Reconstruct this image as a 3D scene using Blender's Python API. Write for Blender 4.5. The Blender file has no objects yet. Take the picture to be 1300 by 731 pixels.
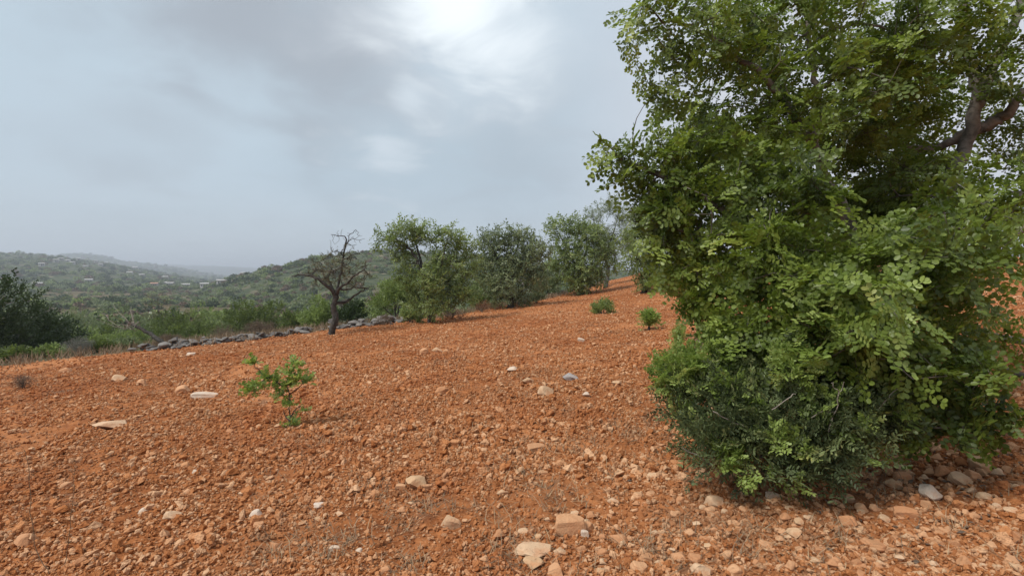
import bpy, math, random
import numpy as np
from mathutils import Vector, Matrix

# ------------------------------------------------------------------ camera, sky, sun, exposure
scene = bpy.context.scene
W0, H0, FPX, HOR = 1300.0, 731.0, 596.0, 348.0
PITCH = math.atan((H0 / 2 - HOR) / FPX)
EYE = 1.6
cam_d = bpy.data.cameras.new('camera')
cam = bpy.data.objects.new('camera', cam_d)
scene.collection.objects.link(cam)
cam.location = (0, 0, EYE)
cam.rotation_euler = (math.pi / 2 - PITCH, 0, 0)
cam_d.sensor_width = 36.0
cam_d.lens = 36.0 * FPX / W0
cam_d.clip_start = 0.05
cam_d.clip_end = 20000
scene.camera = cam

SUN_EL, SUN_AZ = math.radians(55), math.radians(-122)       # azimuth from +Y towards +X
SKY_STRENGTH = 0.0525
world = bpy.data.worlds.new('World')
scene.world = world
world.use_nodes = True
wn, wl = world.node_tree.nodes, world.node_tree.links
wn.clear()


def wnode(t, **kw):
    n = wn.new(t)
    for k, v in kw.items():
        setattr(n, k, v)
    return n


def wmath(op, a, b=None, clamp=False):
    n = wnode('ShaderNodeMath', operation=op, use_clamp=clamp)
    for i, v in enumerate((a, b)):
        if v is None:
            continue
        if isinstance(v, (int, float)):
            n.inputs[i].default_value = v
        else:
            wl.new(v, n.inputs[i])
    return n.outputs[0]


def wmix(f, a, b):
    n = wnode('ShaderNodeMix', data_type='RGBA')
    wl.new(f, n.inputs[0])
    for i, v in ((6, a), (7, b)):
        if isinstance(v, tuple):
            n.inputs[i].default_value = (*v, 1)
        else:
            wl.new(v, n.inputs[i])
    return n.outputs[2]


def pixdir(px, py):
    cx, cy = (px - W0 / 2) / FPX, (H0 / 2 - py) / FPX
    c, s = math.cos(PITCH), math.sin(PITCH)
    return Vector((cx, c + cy * s, cy * c - s)).normalized()


sky = wnode('ShaderNodeTexSky', sky_type='NISHITA', sun_disc=False)
sky.sun_elevation = SUN_EL
sky.sun_rotation = SUN_AZ
sky.air_density, sky.dust_density = 1.2, 3.0
tc = wnode('ShaderNodeTexCoord')
DIRV = tc.outputs['Generated']
sep = wnode('ShaderNodeSeparateXYZ')
wl.new(DIRV, sep.inputs[0])
zz = wmath('ADD', wmath('MAXIMUM', sep.outputs[2], 0.0), 0.22)
comb = wnode('ShaderNodeCombineXYZ')                 # cloud deck seen in perspective
wl.new(wmath('DIVIDE', sep.outputs[0], zz), comb.inputs[0])
wl.new(wmath('DIVIDE', sep.outputs[1], zz), comb.inputs[1])
PLANE = comb.outputs[0]


def wnoise(scale, detail, rough, dist=0.0, off=(0, 0, 0)):
    m = wnode('ShaderNodeMapping')
    m.inputs['Location'].default_value = off
    wl.new(PLANE, m.inputs[0])
    n = wnode('ShaderNodeTexNoise')
    n.inputs['Scale'].default_value = scale
    n.inputs['Detail'].default_value = detail
    n.inputs['Roughness'].default_value = rough
    n.inputs['Distortion'].default_value = dist
    wl.new(m.outputs[0], n.inputs['Vector'])
    return n.outputs['Fac']


def wramp(f, a, b):
    n = wnode('ShaderNodeMapRange', interpolation_type='SMOOTHSTEP')
    wl.new(f, n.inputs[0])
    n.inputs[1].default_value, n.inputs[2].default_value = a, b
    return n.outputs[0]


nz_big = wnoise(0.9, 4, 0.5, 0.4, (3.1, 1.7, 0))
nz_mid = wnoise(3.0, 6, 0.55, 0.5, (0.4, 5.2, 0))


def wlobe(px, py, r_deg, sx=1.0, namt=0.35):
    """soft patch of cloud round a direction of the sky, its outline broken by noise"""
    d = wnode('ShaderNodeVectorMath', operation='DOT_PRODUCT')
    nrm = wnode('ShaderNodeVectorMath', operation='NORMALIZE')
    wl.new(DIRV, nrm.inputs[0])
    wl.new(nrm.outputs[0], d.inputs[0])
    d.inputs[1].default_value = pixdir(px, py)
    ang = wmath('ARCCOSINE', wmath('MINIMUM', d.outputs['Value'], 1.0))
    a = wmath('DIVIDE', ang, math.radians(r_deg))
    a = wmath('ADD', a, wmath('MULTIPLY', wmath('SUBTRACT', nz_mid, 0.5), namt * 2))
    return wmath('SUBTRACT', 1.0, wramp(a, 0.0, 1.0))


SUNSPOT = (592, 12)
veil = wmix(wramp(nz_big, 0.3, 0.72), (3.85, 4.7, 5.4), (4.4, 5.3, 6.05))          # thin high layer
veil = wmix(wramp(sep.outputs[0], 0.0, 0.45), veil, (5.2, 5.4, 5.95))
horiz = wmath('SUBTRACT', 1.0, wramp(sep.outputs[2], 0.0, 0.2))
veil = wmix(wmath('MULTIPLY', horiz, 0.5), veil, (4.5, 4.8, 5.05))
dark1 = wmath('MULTIPLY', wlobe(440, 75, 17, namt=0.7), 1.0)
dark2 = wlobe(285, -25, 17, namt=0.7)
dark3 = wmath('MULTIPLY', wlobe(650, 175, 14, namt=0.8), 0.4)
dk = wmath('MAXIMUM', wmath('MAXIMUM', dark1, dark2), dark3)
outside = wmath('MULTIPLY', wramp(nz_big, 0.52, 0.75), 0.55)     # the same kind of banks all over the deck
dk = wmath('MAXIMUM', dk, outside)
clouds = wmix(wmath('MULTIPLY', dk, 0.85), veil, (3.0, 3.3, 3.7))
glow = wlobe(*SUNSPOT, 19, namt=0.6)
core = wlobe(SUNSPOT[0], SUNSPOT[1], 12, namt=1.0)
small = wmath('MULTIPLY', wlobe(485, 185, 6.5, namt=1.6), 0.55)
small2 = wmath('MULTIPLY', wlobe(520, 122, 3.6, namt=1.4), 0.55)
clouds = wmix(wmath('MULTIPLY', wmath('POWER', glow, 1.4), 0.75), clouds, (6.3, 6.8, 7.3))
clouds = wmix(wmath('MAXIMUM', small, small2), clouds, (6.2, 6.9, 7.5))
clouds = wmix(wmath('MULTIPLY', wmath('POWER', core, 1.6), 0.85), clouds, (8.4, 9.0, 9.3))
final = wmix(wramp(nz_big, -3.0, 30.0), clouds, sky.outputs[0])    # a little clear sky shows through the veil
bg = wnode('ShaderNodeBackground')
bg.inputs['Strength'].default_value = SKY_STRENGTH
wl.new(final, bg.inputs['Color'])
wo = wnode('ShaderNodeOutputWorld')
wl.new(bg.outputs[0], wo.inputs['Surface'])

sun_d = bpy.data.lights.new('sun', 'SUN')
sun_d.energy = 1.5
sun_d.angle = math.radians(20)
sun_d.color = (1.0, 0.95, 0.88)
sun = bpy.data.objects.new('sun', sun_d)
scene.collection.objects.link(sun)
sv = Vector((math.sin(SUN_AZ) * math.cos(SUN_EL), math.cos(SUN_AZ) * math.cos(SUN_EL), math.sin(SUN_EL)))
sun.rotation_euler = sv.to_track_quat('Z', 'Y').to_euler()
sun.location = (0, 0, 30)

vs = scene.view_settings
vs.view_transform = 'Standard'
vs.look = 'None'
vs.exposure = 1.33
vs.gamma = 1.0
vs.use_curve_mapping = False

rng = np.random.default_rng(7)
random.seed(7)
COL = scene.collection

# ------------------------------------------------------------------ numpy noise


def _hash(ix, iy, seed):
    h = (ix.astype(np.int64) * 374761393 + iy.astype(np.int64) * 668265263 + seed * 1442695041) & 0xFFFFFFFF
    h = ((h ^ (h >> 13)) * 1274126177) & 0xFFFFFFFF
    h = (h ^ (h >> 16)) & 0xFFFFFFFF
    return h.astype(np.float64) / 4294967295.0


def vnoise(x, y, seed=0):
    x = np.asarray(x, float)
    y = np.asarray(y, float)
    ix, iy = np.floor(x), np.floor(y)
    fx, fy = x - ix, y - iy
    out = 0
    ux, uy = fx * fx * fx * (fx * (fx * 6 - 15) + 10), fy * fy * fy * (fy * (fy * 6 - 15) + 10)
    g = []
    for dx in (0, 1):
        for dy in (0, 1):
            a = _hash(ix + dx, iy + dy, seed) * 2 * math.pi
            g.append(np.cos(a) * (fx - dx) + np.sin(a) * (fy - dy))
    return ((g[0] * (1 - uy) + g[1] * uy) * (1 - ux) + (g[2] * (1 - uy) + g[3] * uy) * ux) * 1.5


def fbm(x, y, oct=4, seed=0):
    s, a, f = 0, 1.0, 1.0
    for i in range(oct):
        s = s + a * vnoise(x * f, y * f, seed + i)
        a *= 0.5
        f *= 2.03
    return s


def smooth(a, b, x):
    t = np.clip((x - a) / (b - a), 0, 1)
    return t * t * (3 - 2 * t)


# ------------------------------------------------------------------ terrain height
BX = [-400, -60, -30, -14.8, -6.3, -2.5, 1.8, 5, 9, 30, 400]
BY = [-150, -4, 8, 13.9, 17.4, 20, 27, 34, 42, 52, 200]
VR = [0, 14, 20, 30, 60, 120, 250, 500, 900, 6000]
VZ = [-1.0, -1.2, -2.2, -3.5, -5.5, -8.0, -10.0, -9.5, -12, -16]


def edge_dist(x, y):
    return (y - np.interp(x, BX, BY)) * 0.85


def H(x, y, fine=True):
    x = np.asarray(x, float)
    y = np.asarray(y, float)
    r = np.hypot(x, y)
    xr = np.maximum(0, x - 2)
    xq = np.minimum(xr, 11)
    field = 0.075 * np.clip(x, -60, 13) + 0.0085 * xq ** 2 + 0.02 * np.clip(x - 13, 0, 100)
    field = field + 0.06 * vnoise(x / 5.0, y / 5.0, 3)
    val = np.interp(r, VR, VZ) + (fbm(x / 40, y / 40, 3, 11) * np.clip(r / 60, 0.1, 2.0))
    s = edge_dist(x, y)
    w = smooth(0.0, 16.0, s)
    z = field * (1 - w) + np.minimum(val, field) * w
    if fine:
        k = np.clip(1.4 - r / 60, 0, 1) * (1 - smooth(-0.5, 3, s) * 0.6)
        z = z + k * (0.028 * vnoise(x / 0.45, y / 0.45, 21) + 0.026 * np.abs(vnoise(x / 0.16, y / 0.16, 22))
                     + 0.010 * vnoise(x / 0.07, y / 0.07, 23) + 0.02 * vnoise((x * 0.5 + y * 0.87) / 0.6, (x * 0.87 - y * 0.5) / 2.5, 24))
    return z


def h1(x, y):
    return float(H(np.array([x]), np.array([y]))[0])


def at(px, py, d):
    v = pixdir(px, py)
    return Vector((0, 0, EYE)) + v * (d / v.y)


def hit(px, py, surf=None):
    """where the ray through a photo pixel meets the ground"""
    v = pixdir(px, py)
    d = np.geomspace(1.2, 6000, 5000)
    t = d / v.y
    f = surf or (lambda a, b: H(a, b, False))
    below = EYE + v.z * t < f(v.x * t, v.y * t)
    i = int(np.argmax(below)) if below.any() else len(d) - 1
    x, y = v.x * t[i], v.y * t[i]
    return Vector((x, y, float(f(np.array([x]), np.array([y]))[0])))


# ------------------------------------------------------------------ material helpers
MAT = {}


def new_mat(name):
    m = bpy.data.materials.new(name)
    m.use_nodes = True
    nt = m.node_tree
    nt.nodes.clear()
    out = nt.nodes.new('ShaderNodeOutputMaterial')
    return m, nt, out


class NB:
    def __init__(self, nt):
        self.nt = nt

    def n(self, t, **kw):
        n = self.nt.nodes.new(t)
        for k, v in kw.items():
            setattr(n, k, v)
        return n

    def link(self, a, b):
        self.nt.links.new(a, b)

    def put(self, v, sock):
        if isinstance(v, tuple):
            sock.default_value = (*v, 1) if len(sock.default_value) == 4 and len(v) == 3 else v
        elif isinstance(v, (int, float)):
            sock.default_value = v
        else:
            self.link(v, sock)

    def noise(self, vec, scale, detail=4, rough=0.55, dist=0.0):
        n = self.n('ShaderNodeTexNoise')
        n.inputs['Scale'].default_value = scale
        n.inputs['Detail'].default_value = detail
        n.inputs['Roughness'].default_value = rough
        n.inputs['Distortion'].default_value = dist
        if vec is not None:
            self.link(vec, n.inputs['Vector'])
        return n.outputs['Fac']

    def ramp(self, f, a, b):
        n = self.n('ShaderNodeMapRange', interpolation_type='SMOOTHSTEP')
        self.link(f, n.inputs[0])
        n.inputs[1].default_value, n.inputs[2].default_value = a, b
        return n.outputs[0]

    def mix(self, f, a, b):
        n = self.n('ShaderNodeMix', data_type='RGBA')
        self.put(f, n.inputs[0])
        self.put(a, n.inputs[6])
        self.put(b, n.inputs[7])
        return n.outputs[2]

    def math(self, op, a, b=0.0):
        n = self.n('ShaderNodeMath', operation=op)
        self.put(a, n.inputs[0])
        self.put(b, n.inputs[1])
        return n.outputs[0]

    def bump(self, h, dist, strength=1.0):
        n = self.n('ShaderNodeBump')
        n.inputs['Distance'].default_value = dist
        n.inputs['Strength'].default_value = strength
        self.link(h, n.inputs['Height'])
        return n.outputs[0]

    def bsdf(self, col, rough=0.9, normal=None, spec=0.2):
        b = self.n('ShaderNodeBsdfPrincipled')
        self.put(col, b.inputs['Base Color'])
        self.put(rough, b.inputs['Roughness'])
        b.inputs['Specular IOR Level'].default_value = spec
        if normal is not None:
            self.link(normal, b.inputs['Normal'])
        return b.outputs[0]


SOIL_D, SOIL_M, SOIL_L, SOIL_P = (0.17, 0.052, 0.016), (0.38, 0.140, 0.048), (0.54, 0.235, 0.098), (0.64, 0.36, 0.20)


def soil_color(b, vec):
    n1 = b.noise(vec, 0.35, 3)
    n2 = b.noise(vec, 7.0, 6, 0.65)
    n3 = b.noise(vec, 38.0, 5, 0.7)
    c = b.mix(b.ramp(n2, 0.32, 0.68), SOIL_D, SOIL_M)
    c = b.mix(b.math('MULTIPLY', b.ramp(n1, 0.38, 0.65), 0.5), c, SOIL_L)
    c = b.mix(b.math('MULTIPLY', b.ramp(n3, 0.56, 0.72), 0.75), c, SOIL_P)
    c = b.mix(b.math('MULTIPLY', b.ramp(n3, 0.44, 0.30), 0.7), c, SOIL_D)
    return c, n2, n3


def scrub_color(b, vec, s):
    n1 = b.noise(vec, 0.013 * s, 5, 0.6)
    n2 = b.noise(vec, 0.09 * s, 6, 0.7)
    n3 = b.noise(vec, 0.035 * s, 5, 0.65)
    c = b.mix(b.ramp(n2, 0.35, 0.65), (0.028, 0.044, 0.02), (0.085, 0.095, 0.05))
    c = b.mix(b.math('MULTIPLY', b.ramp(n3, 0.5, 0.68), 0.7), c, (0.16, 0.125, 0.085))
    c = b.mix(b.math('MULTIPLY', b.ramp(n1, 0.52, 0.66), 0.5), c, (0.055, 0.085, 0.025))
    n4 = b.noise(vec, 0.06 * s, 3, 0.6)
    c = b.mix(b.math('MULTIPLY', b.ramp(n4, 0.66, 0.72), 0.7), c, (0.36, 0.28, 0.2))
    return c, n2


def ground_material():
    m, nt, out = new_mat('ground_mat')
    b = NB(nt)
    pos = b.n('ShaderNodeNewGeometry').outputs['Position']
    sc, n2, n3 = soil_color(b, pos)
    # patches of grey-brown dry litter on the soil
    lit = b.noise(pos, 1.3, 5, 0.65, 0.6)
    sc = b.mix(b.math('MULTIPLY', b.ramp(lit, 0.56, 0.70), 0.55), sc, (0.16, 0.105, 0.07))
    vc, _ = scrub_color(b, pos, 6.0)
    gr = b.noise(pos, 1.5, 5, 0.7)
    vc = b.mix(b.math('MULTIPLY', b.ramp(gr, 0.38, 0.62), 0.75), vc, (0.17, 0.105, 0.06))
    a = b.n('ShaderNodeAttribute', attribute_name='outside').outputs['Fac']
    k = b.ramp(b.math('ADD', a, b.math('MULTIPLY', b.math('SUBTRACT', gr, 0.5), 0.5)), 0.35, 0.65)
    col = b.mix(k, sc, vc)
    nrm = b.bump(b.math('ADD', n2, n3), 0.02, 0.9)
    b.link(b.bsdf(col, 0.95, nrm, 0.12), out.inputs['Surface'])
    return m


def clod_material():
    m, nt, out = new_mat('clod_mat')
    b = NB(nt)
    oi = b.n('ShaderNodeObjectInfo').outputs['Random']
    tcn = b.n('ShaderNodeTexCoord').outputs['Object']
    n3 = b.noise(tcn, 2.2, 4, 0.65)
    c = b.mix(b.ramp(oi, 0.0, 0.6), SOIL_M, SOIL_L)
    c = b.mix(b.math('MULTIPLY', b.ramp(oi, 0.45, 0.98), 0.95), c, (0.68, 0.41, 0.235))
    c = b.mix(b.math('MULTIPLY', b.ramp(n3, 0.55, 0.3), 0.35), c, SOIL_D)
    pw = b.n('ShaderNodeNewGeometry').outputs['Position']
    c = b.mix(b.math('MULTIPLY', b.ramp(b.noise(pw, 0.55, 4, 0.6, 0.4), 0.48, 0.66), 0.7), c, (0.38, 0.122, 0.04))
    c = b.mix(b.math('MULTIPLY', b.ramp(b.noise(pw, 1.1, 4, 0.65, 0.6), 0.54, 0.70), 0.5), c, (0.25, 0.14, 0.08))
    b.link(b.bsdf(c, 0.95, b.bump(n3, 0.2, 0.5), 0.12), out.inputs['Surface'])
    return m


def stone_material(name, c0, c1, dust=0.6, dustcol=(0.47, 0.2, 0.09)):
    m, nt, out = new_mat(name)
    b = NB(nt)
    oi = b.n('ShaderNodeObjectInfo').outputs['Random']
    tcn = b.n('ShaderNodeTexCoord').outputs['Object']
    pos = b.n('ShaderNodeNewGeometry')
    n1 = b.noise(tcn, 1.6, 5, 0.6)
    n2 = b.noise(pos.outputs['Position'], 60, 5, 0.7)
    c = b.mix(oi, c0, c1)
    c = b.mix(b.math('MULTIPLY', b.ramp(n1, 0.42, 0.68), dust), c, dustcol)
    c = b.mix(b.math('MULTIPLY', b.ramp(n2, 0.58, 0.72), 0.4), c, (0.2, 0.11, 0.07))
    b.link(b.bsdf(c, 0.85, b.bump(b.math('ADD', n1, n2), 0.012, 0.6), 0.2), out.inputs['Surface'])
    return m


def leaf_material(name, dark, mid, light, trans=0.38, rough=0.42, single=False, spec=0.35):
    m, nt, out = new_mat(name)
    b = NB(nt)
    if single:
        f = b.n('ShaderNodeObjectInfo').outputs['Random']
    else:
        f = b.n('ShaderNodeAttribute', attribute_name='var').outputs['Fac']
    cr = b.n('ShaderNodeValToRGB')
    cr.color_ramp.elements[0].color = (*dark, 1)
    cr.color_ramp.elements[1].color = (*light, 1)
    e = cr.color_ramp.elements.new(0.55)
    e.color = (*mid, 1)
    e = cr.color_ramp.elements.new(0.93)
    e.color = (*light, 1)
    cr.color_ramp.elements[-1].color = (light[0] * 1.15, light[1] * .97, light[2], 1)
    b.link(f, cr.inputs[0])
    pos = b.n('ShaderNodeNewGeometry').outputs['Position']
    nz = b.noise(pos, 14, 2)
    c = b.mix(b.math('MULTIPLY', b.ramp(nz, 0.35, 0.7), 0.25), cr.outputs[0], dark)
    p = b.bsdf(c, rough, None, spec)
    t = b.n('ShaderNodeBsdfTranslucent')
    hs = b.n('ShaderNodeHueSaturation')
    hs.inputs['Value'].default_value = 1.5
    hs.inputs['Saturation'].default_value = 1.1
    b.link(c, hs.inputs['Color'])
    b.link(hs.outputs[0], t.inputs['Color'])
    mx = b.n('ShaderNodeMixShader')
    mx.inputs[0].default_value = trans
    b.link(p, mx.inputs[1])
    b.link(t.outputs[0], mx.inputs[2])
    b.link(mx.outputs[0], out.inputs['Surface'])
    return m


def bark_material(name, c0, c1, scale=9):
    m, nt, out = new_mat(name)
    b = NB(nt)
    pos = b.n('ShaderNodeNewGeometry').outputs['Position']
    n1 = b.noise(pos, scale, 6, 0.65, 0.4)
    n2 = b.noise(pos, scale * 6, 4, 0.6)
    c = b.mix(b.ramp(n1, 0.35, 0.65), c0, c1)
    b.link(b.bsdf(c, 0.9, b.bump(b.math('ADD', n1, b.math('MULTIPLY', n2, 0.5)), 0.01, 0.8), 0.15), out.inputs['Surface'])
    return m


def hill_material(name, s, tint=None):
    m, nt, out = new_mat(name)
    b = NB(nt)
    pos = b.n('ShaderNodeNewGeometry').outputs['Position']
    c, n2 = scrub_color(b, pos, s)
    b.link(b.bsdf(c, 0.95, None, 0.1), out.inputs['Surface'])
    return m


def plain_material(name, col, rough=0.8, var=0.15, scale=8):
    m, nt, out = new_mat(name)
    b = NB(nt)
    tcn = b.n('ShaderNodeTexCoord').outputs['Object']
    n1 = b.noise(tcn, scale, 4)
    c = b.mix(b.ramp(n1, 0.3, 0.7), tuple(x * (1 - var) for x in col), col)
    b.link(b.bsdf(c, rough), out.inputs['Surface'])
    return m


MAT['ground'] = ground_material()
MAT['clod'] = clod_material()
MAT['stone'] = stone_material('stone_mat', (0.44, 0.21, 0.10), (0.56, 0.32, 0.175), 0.5)
MAT['pale'] = stone_material('pale_stone_mat', (0.50, 0.32, 0.18), (0.57, 0.39, 0.25), 0.55)
MAT['white'] = stone_material('white_stone_mat', (0.55, 0.43, 0.32), (0.60, 0.50, 0.41), 0.4)
MAT['grey'] = stone_material('grey_stone_mat', (0.26, 0.25, 0.25), (0.36, 0.34, 0.33), 0.15)
MAT['wall'] = stone_material('wall_stone_mat', (0.10, 0.093, 0.087), (0.22, 0.205, 0.19), 0.3, (0.15, 0.105, 0.075))
MAT['carob'] = leaf_material('carob_leaf_mat', (0.05, 0.08, 0.016), (0.17, 0.23, 0.042), (0.33, 0.41, 0.10), trans=.36, rough=.42, spec=.4)
MAT['carob1'] = leaf_material('carob_leaf_single_mat', (0.10, 0.145, 0.026), (0.20, 0.27, 0.055), (0.34, 0.42, 0.12), single=True, trans=.36, rough=.42, spec=.4)
MAT['sapling'] = leaf_material('sapling_leaf_mat', (0.14, 0.20, 0.045), (0.23, 0.31, 0.07), (0.34, 0.42, 0.12), single=True)
MAT['mastic'] = leaf_material('mastic_leaf_mat', (0.055, 0.072, 0.034), (0.105, 0.135, 0.058), (0.20, 0.245, 0.10), trans=0.3, rough=.55, spec=.2)
MAT['sprout'] = leaf_material('sprout_leaf_mat', (0.15, 0.21, 0.05), (0.24, 0.32, 0.08), (0.35, 0.43, 0.14))
MAT['tree_a'] = leaf_material('grove_leaf_mat', (0.095, 0.13, 0.042), (0.195, 0.25, 0.08), (0.33, 0.40, 0.15), trans=.38)
MAT['tree_b'] = leaf_material('olive_leaf_mat', (0.09, 0.115, 0.058), (0.185, 0.225, 0.105), (0.31, 0.355, 0.19), trans=.38)
MAT['dark'] = leaf_material('dark_leaf_mat', (0.024, 0.04, 0.016), (0.045, 0.07, 0.024), (0.085, 0.12, 0.04), trans=0.25)
MAT['fresh'] = leaf_material('fresh_leaf_mat', (0.05, 0.07, 0.02), (0.11, 0.145, 0.04), (0.20, 0.25, 0.07))
MAT['almond'] = leaf_material('almond_leaf_mat', (0.075, 0.07, 0.035), (0.13, 0.115, 0.06), (0.19, 0.17, 0.09))
MAT['dryleaf'] = leaf_material('dry_shrub_mat', (0.10, 0.075, 0.055), (0.17, 0.12, 0.085), (0.26, 0.19, 0.13), trans=0.15, rough=0.8)
MAT['russet'] = leaf_material('russet_shrub_mat', (0.13, 0.06, 0.035), (0.20, 0.10, 0.055), (0.28, 0.16, 0.10), trans=0.15, rough=0.8)
MAT['greyleaf'] = leaf_material('grey_shrub_mat', (0.12, 0.12, 0.10), (0.20, 0.20, 0.17), (0.30, 0.29, 0.25), trans=0.15, rough=0.8)
MAT['bark'] = bark_material('bark_mat', (0.085, 0.075, 0.065), (0.21, 0.185, 0.16))
MAT['bark_d'] = bark_material('dark_bark_mat', (0.035, 0.032, 0.028), (0.09, 0.082, 0.072))
MAT['twig'] = bark_material('bleached_twig_mat', (0.16, 0.13, 0.11), (0.30, 0.26, 0.22), 20)
MAT['straw'] = leaf_material('straw_mat', (0.16, 0.11, 0.07), (0.30, 0.21, 0.13), (0.46, 0.34, 0.2), trans=0.2, rough=0.8)
MAT['hill'] = hill_material('hill_mat', 2.2)
MAT['hill_far'] = hill_material('far_hill_mat', 0.8)
MAT['housewall'] = plain_material('whitewash_mat', (0.40, 0.39, 0.375))
MAT['tile'] = plain_material('roof_tile_mat', (0.42, 0.22, 0.15))
MAT['glass'] = plain_material('window_mat', (0.06, 0.07, 0.08), 0.3)

# ------------------------------------------------------------------ object helpers


def tag(o, label=None, cat=None, group=None, kind=None):
    for k, v in (('label', label), ('category', cat), ('group', group), ('kind', kind)):
        if v:
            o[k] = v
    return o


def empty(name, loc):
    o = bpy.data.objects.new(name, None)
    o.empty_display_size = 0.1
    o.location = loc
    COL.objects.link(o)
    return o


def mesh_np(name, verts, quads=None, tris=None, mat=None, var=None, vattr=None, sm=False):
    me = bpy.data.meshes.new(name)
    verts = np.asarray(verts, np.float32).reshape(-1, 3)
    lists = []
    if quads is not None and len(quads):
        lists.append((np.asarray(quads, np.int32), 4))
    if tris is not None and len(tris):
        lists.append((np.asarray(tris, np.int32), 3))
    loops = np.concatenate([a.ravel() for a, _ in lists])
    tot = np.concatenate([np.full(len(a), n, np.int32) for a, n in lists])
    st = np.concatenate([[0], np.cumsum(tot)[:-1]]).astype(np.int32)
    me.vertices.add(len(verts))
    me.vertices.foreach_set('co', verts.ravel())
    me.loops.add(len(loops))
    me.loops.foreach_set('vertex_index', loops)
    me.polygons.add(len(tot))
    me.polygons.foreach_set('loop_start', st)
    me.polygons.foreach_set('loop_total', tot)
    if sm:
        me.polygons.foreach_set('use_smooth', np.ones(len(tot), bool))
    me.update(calc_edges=True)
    if var is not None:
        a = me.attributes.new('var', 'FLOAT', 'FACE')
        a.data.foreach_set('value', np.asarray(var, np.float32))
    if vattr is not None:
        a = me.attributes.new(vattr[0], 'FLOAT', 'POINT')
        a.data.foreach_set('value', np.asarray(vattr[1], np.float32))
    if mat is not None:
        me.materials.append(MAT[mat] if isinstance(mat, str) else mat)
    return me


def link(name, me, parent=None):
    o = bpy.data.objects.new(name, me)
    COL.objects.link(o)
    if parent is not None:
        o.parent = parent
    return o


def local(P, root):
    return np.asarray(P, float) - np.array(root.location)


# ------------------------------------------------------------------ leaf templates (x along twig, z = upper face)


def leaflet(p, ang, L, w, tilt=0.0, notch=True):
    """rounded leaflet of two quads folded on its midrib; returns 6 verts, 2 quads"""
    v = np.array([[0, 0, 0], [0.38 * L, w * 0.46, 0.1 * w], [0.82 * L, w * 0.42, 0.1 * w], [L, 0, 0],
                  [0.82 * L, -w * 0.42, 0.1 * w], [0.38 * L, -w * 0.46, 0.1 * w]])
    ct, s_t = math.cos(tilt), math.sin(tilt)
    v = v @ np.array([[1, 0, 0], [0, ct, s_t], [0, -s_t, ct]])
    c, s = math.cos(ang), math.sin(ang)
    v = v @ np.array([[c, s, 0], [-s, c, 0], [0, 0, 1]])
    return v + np.array(p)


LQ = np.array([[0, 1, 2, 3], [0, 3, 4, 5]])


def compound_leaf(r, pairs=4, L=0.15, ll=0.048, lw=0.034, rachis=True):
    V, Q = [], []
    for i in range(pairs):
        x = L * (0.22 + 0.78 * i / (pairs - 1)) if pairs > 1 else L
        zz_ = -0.12 * x * x / L
        for sgn in (-1, 1):
            k = r.uniform(0.85, 1.12)
            V.append(leaflet((x + r.uniform(-.005, .005), 0, zz_), sgn * r.uniform(0.65, 1.35) * (1 - 0.25 * i / pairs), ll * k, lw * k, sgn * r.uniform(-0.5, 0.8)))
            Q.append(LQ + 6 * len(Q))
    if r.random() < 0.4:
        V.append(leaflet((L, 0, -0.12 * L), 0, ll, lw))
        Q.append(LQ + 6 * len(Q))
    n = 6 * len(Q)
    if rachis:
        t = 0.0016
        V.append(np.array([[0, -t, 0], [0, t, 0], [L, t, -0.12 * L], [L, -t, -0.12 * L]]))
        Q.append(np.array([[0, 1, 2, 3]]) + n)
    return np.concatenate(V), np.concatenate(Q)


def rot_xyz(a, b, c):
    return np.array(Matrix.Rotation(c, 3, 'Z') @ Matrix.Rotation(b, 3, 'Y') @ Matrix.Rotation(a, 3, 'X'))


def carob_spray(seed, nleaf=6, length=0.26, **kw):
    """frames of the compound leaves on one twig and the merged template"""
    r = random.Random(seed)
    V, Q, F = [], [], []
    n = 0
    for i in range(nleaf):
        t = (i + 0.5) / nleaf
        side = 1 if i % 2 else -1
        R = rot_xyz(r.uniform(-.5, .5), r.uniform(-.35, .25), side * (1.15 - 0.9 * t) + r.uniform(-.25, .25))
        p = np.array([length * t, 0, 0])
        v, q = compound_leaf(r, r.choice((3, 4, 4)), **kw)
        F.append((R, p))
        V.append(v @ R.T + p)
        Q.append(q + n)
        n += len(v)
    return np.concatenate(V), np.concatenate(Q), F


def simple_spray(seed, n=14, length=0.34, L=0.08, w=0.045, spread=1.2, curl=0.5):
    r = random.Random(seed)
    V, Q = [], []
    for i in range(n):
        t = (i + 0.3) / n
        side = 1 if i % 2 else -1
        R = rot_xyz(r.uniform(-curl * 1.6, curl * 1.6), r.uniform(-curl, curl), side * spread * (1.1 - 0.8 * t) + r.uniform(-.4, .4))
        k = r.uniform(.75, 1.2)
        v = np.array([[0, 0, 0], [.5 * L, w / 2, .06 * L], [L, 0, 0], [.5 * L, -w / 2, .06 * L]]) * k
        V.append(v @ R.T + np.array([length * t, r.uniform(-.04, .04), r.uniform(-.04, .04)]))
        Q.append(np.array([[0, 1, 2, 3]]) + 4 * i)
    return np.concatenate(V), np.concatenate(Q)


def frames(dirs, ups):
    x = dirs / (np.linalg.norm(dirs, axis=1, keepdims=True) + 1e-9)
    y = np.cross(ups, x)
    y /= (np.linalg.norm(y, axis=1, keepdims=True) + 1e-9)
    z = np.cross(x, y)
    return np.stack([x, y, z], axis=2)        # columns are the axes


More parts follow.
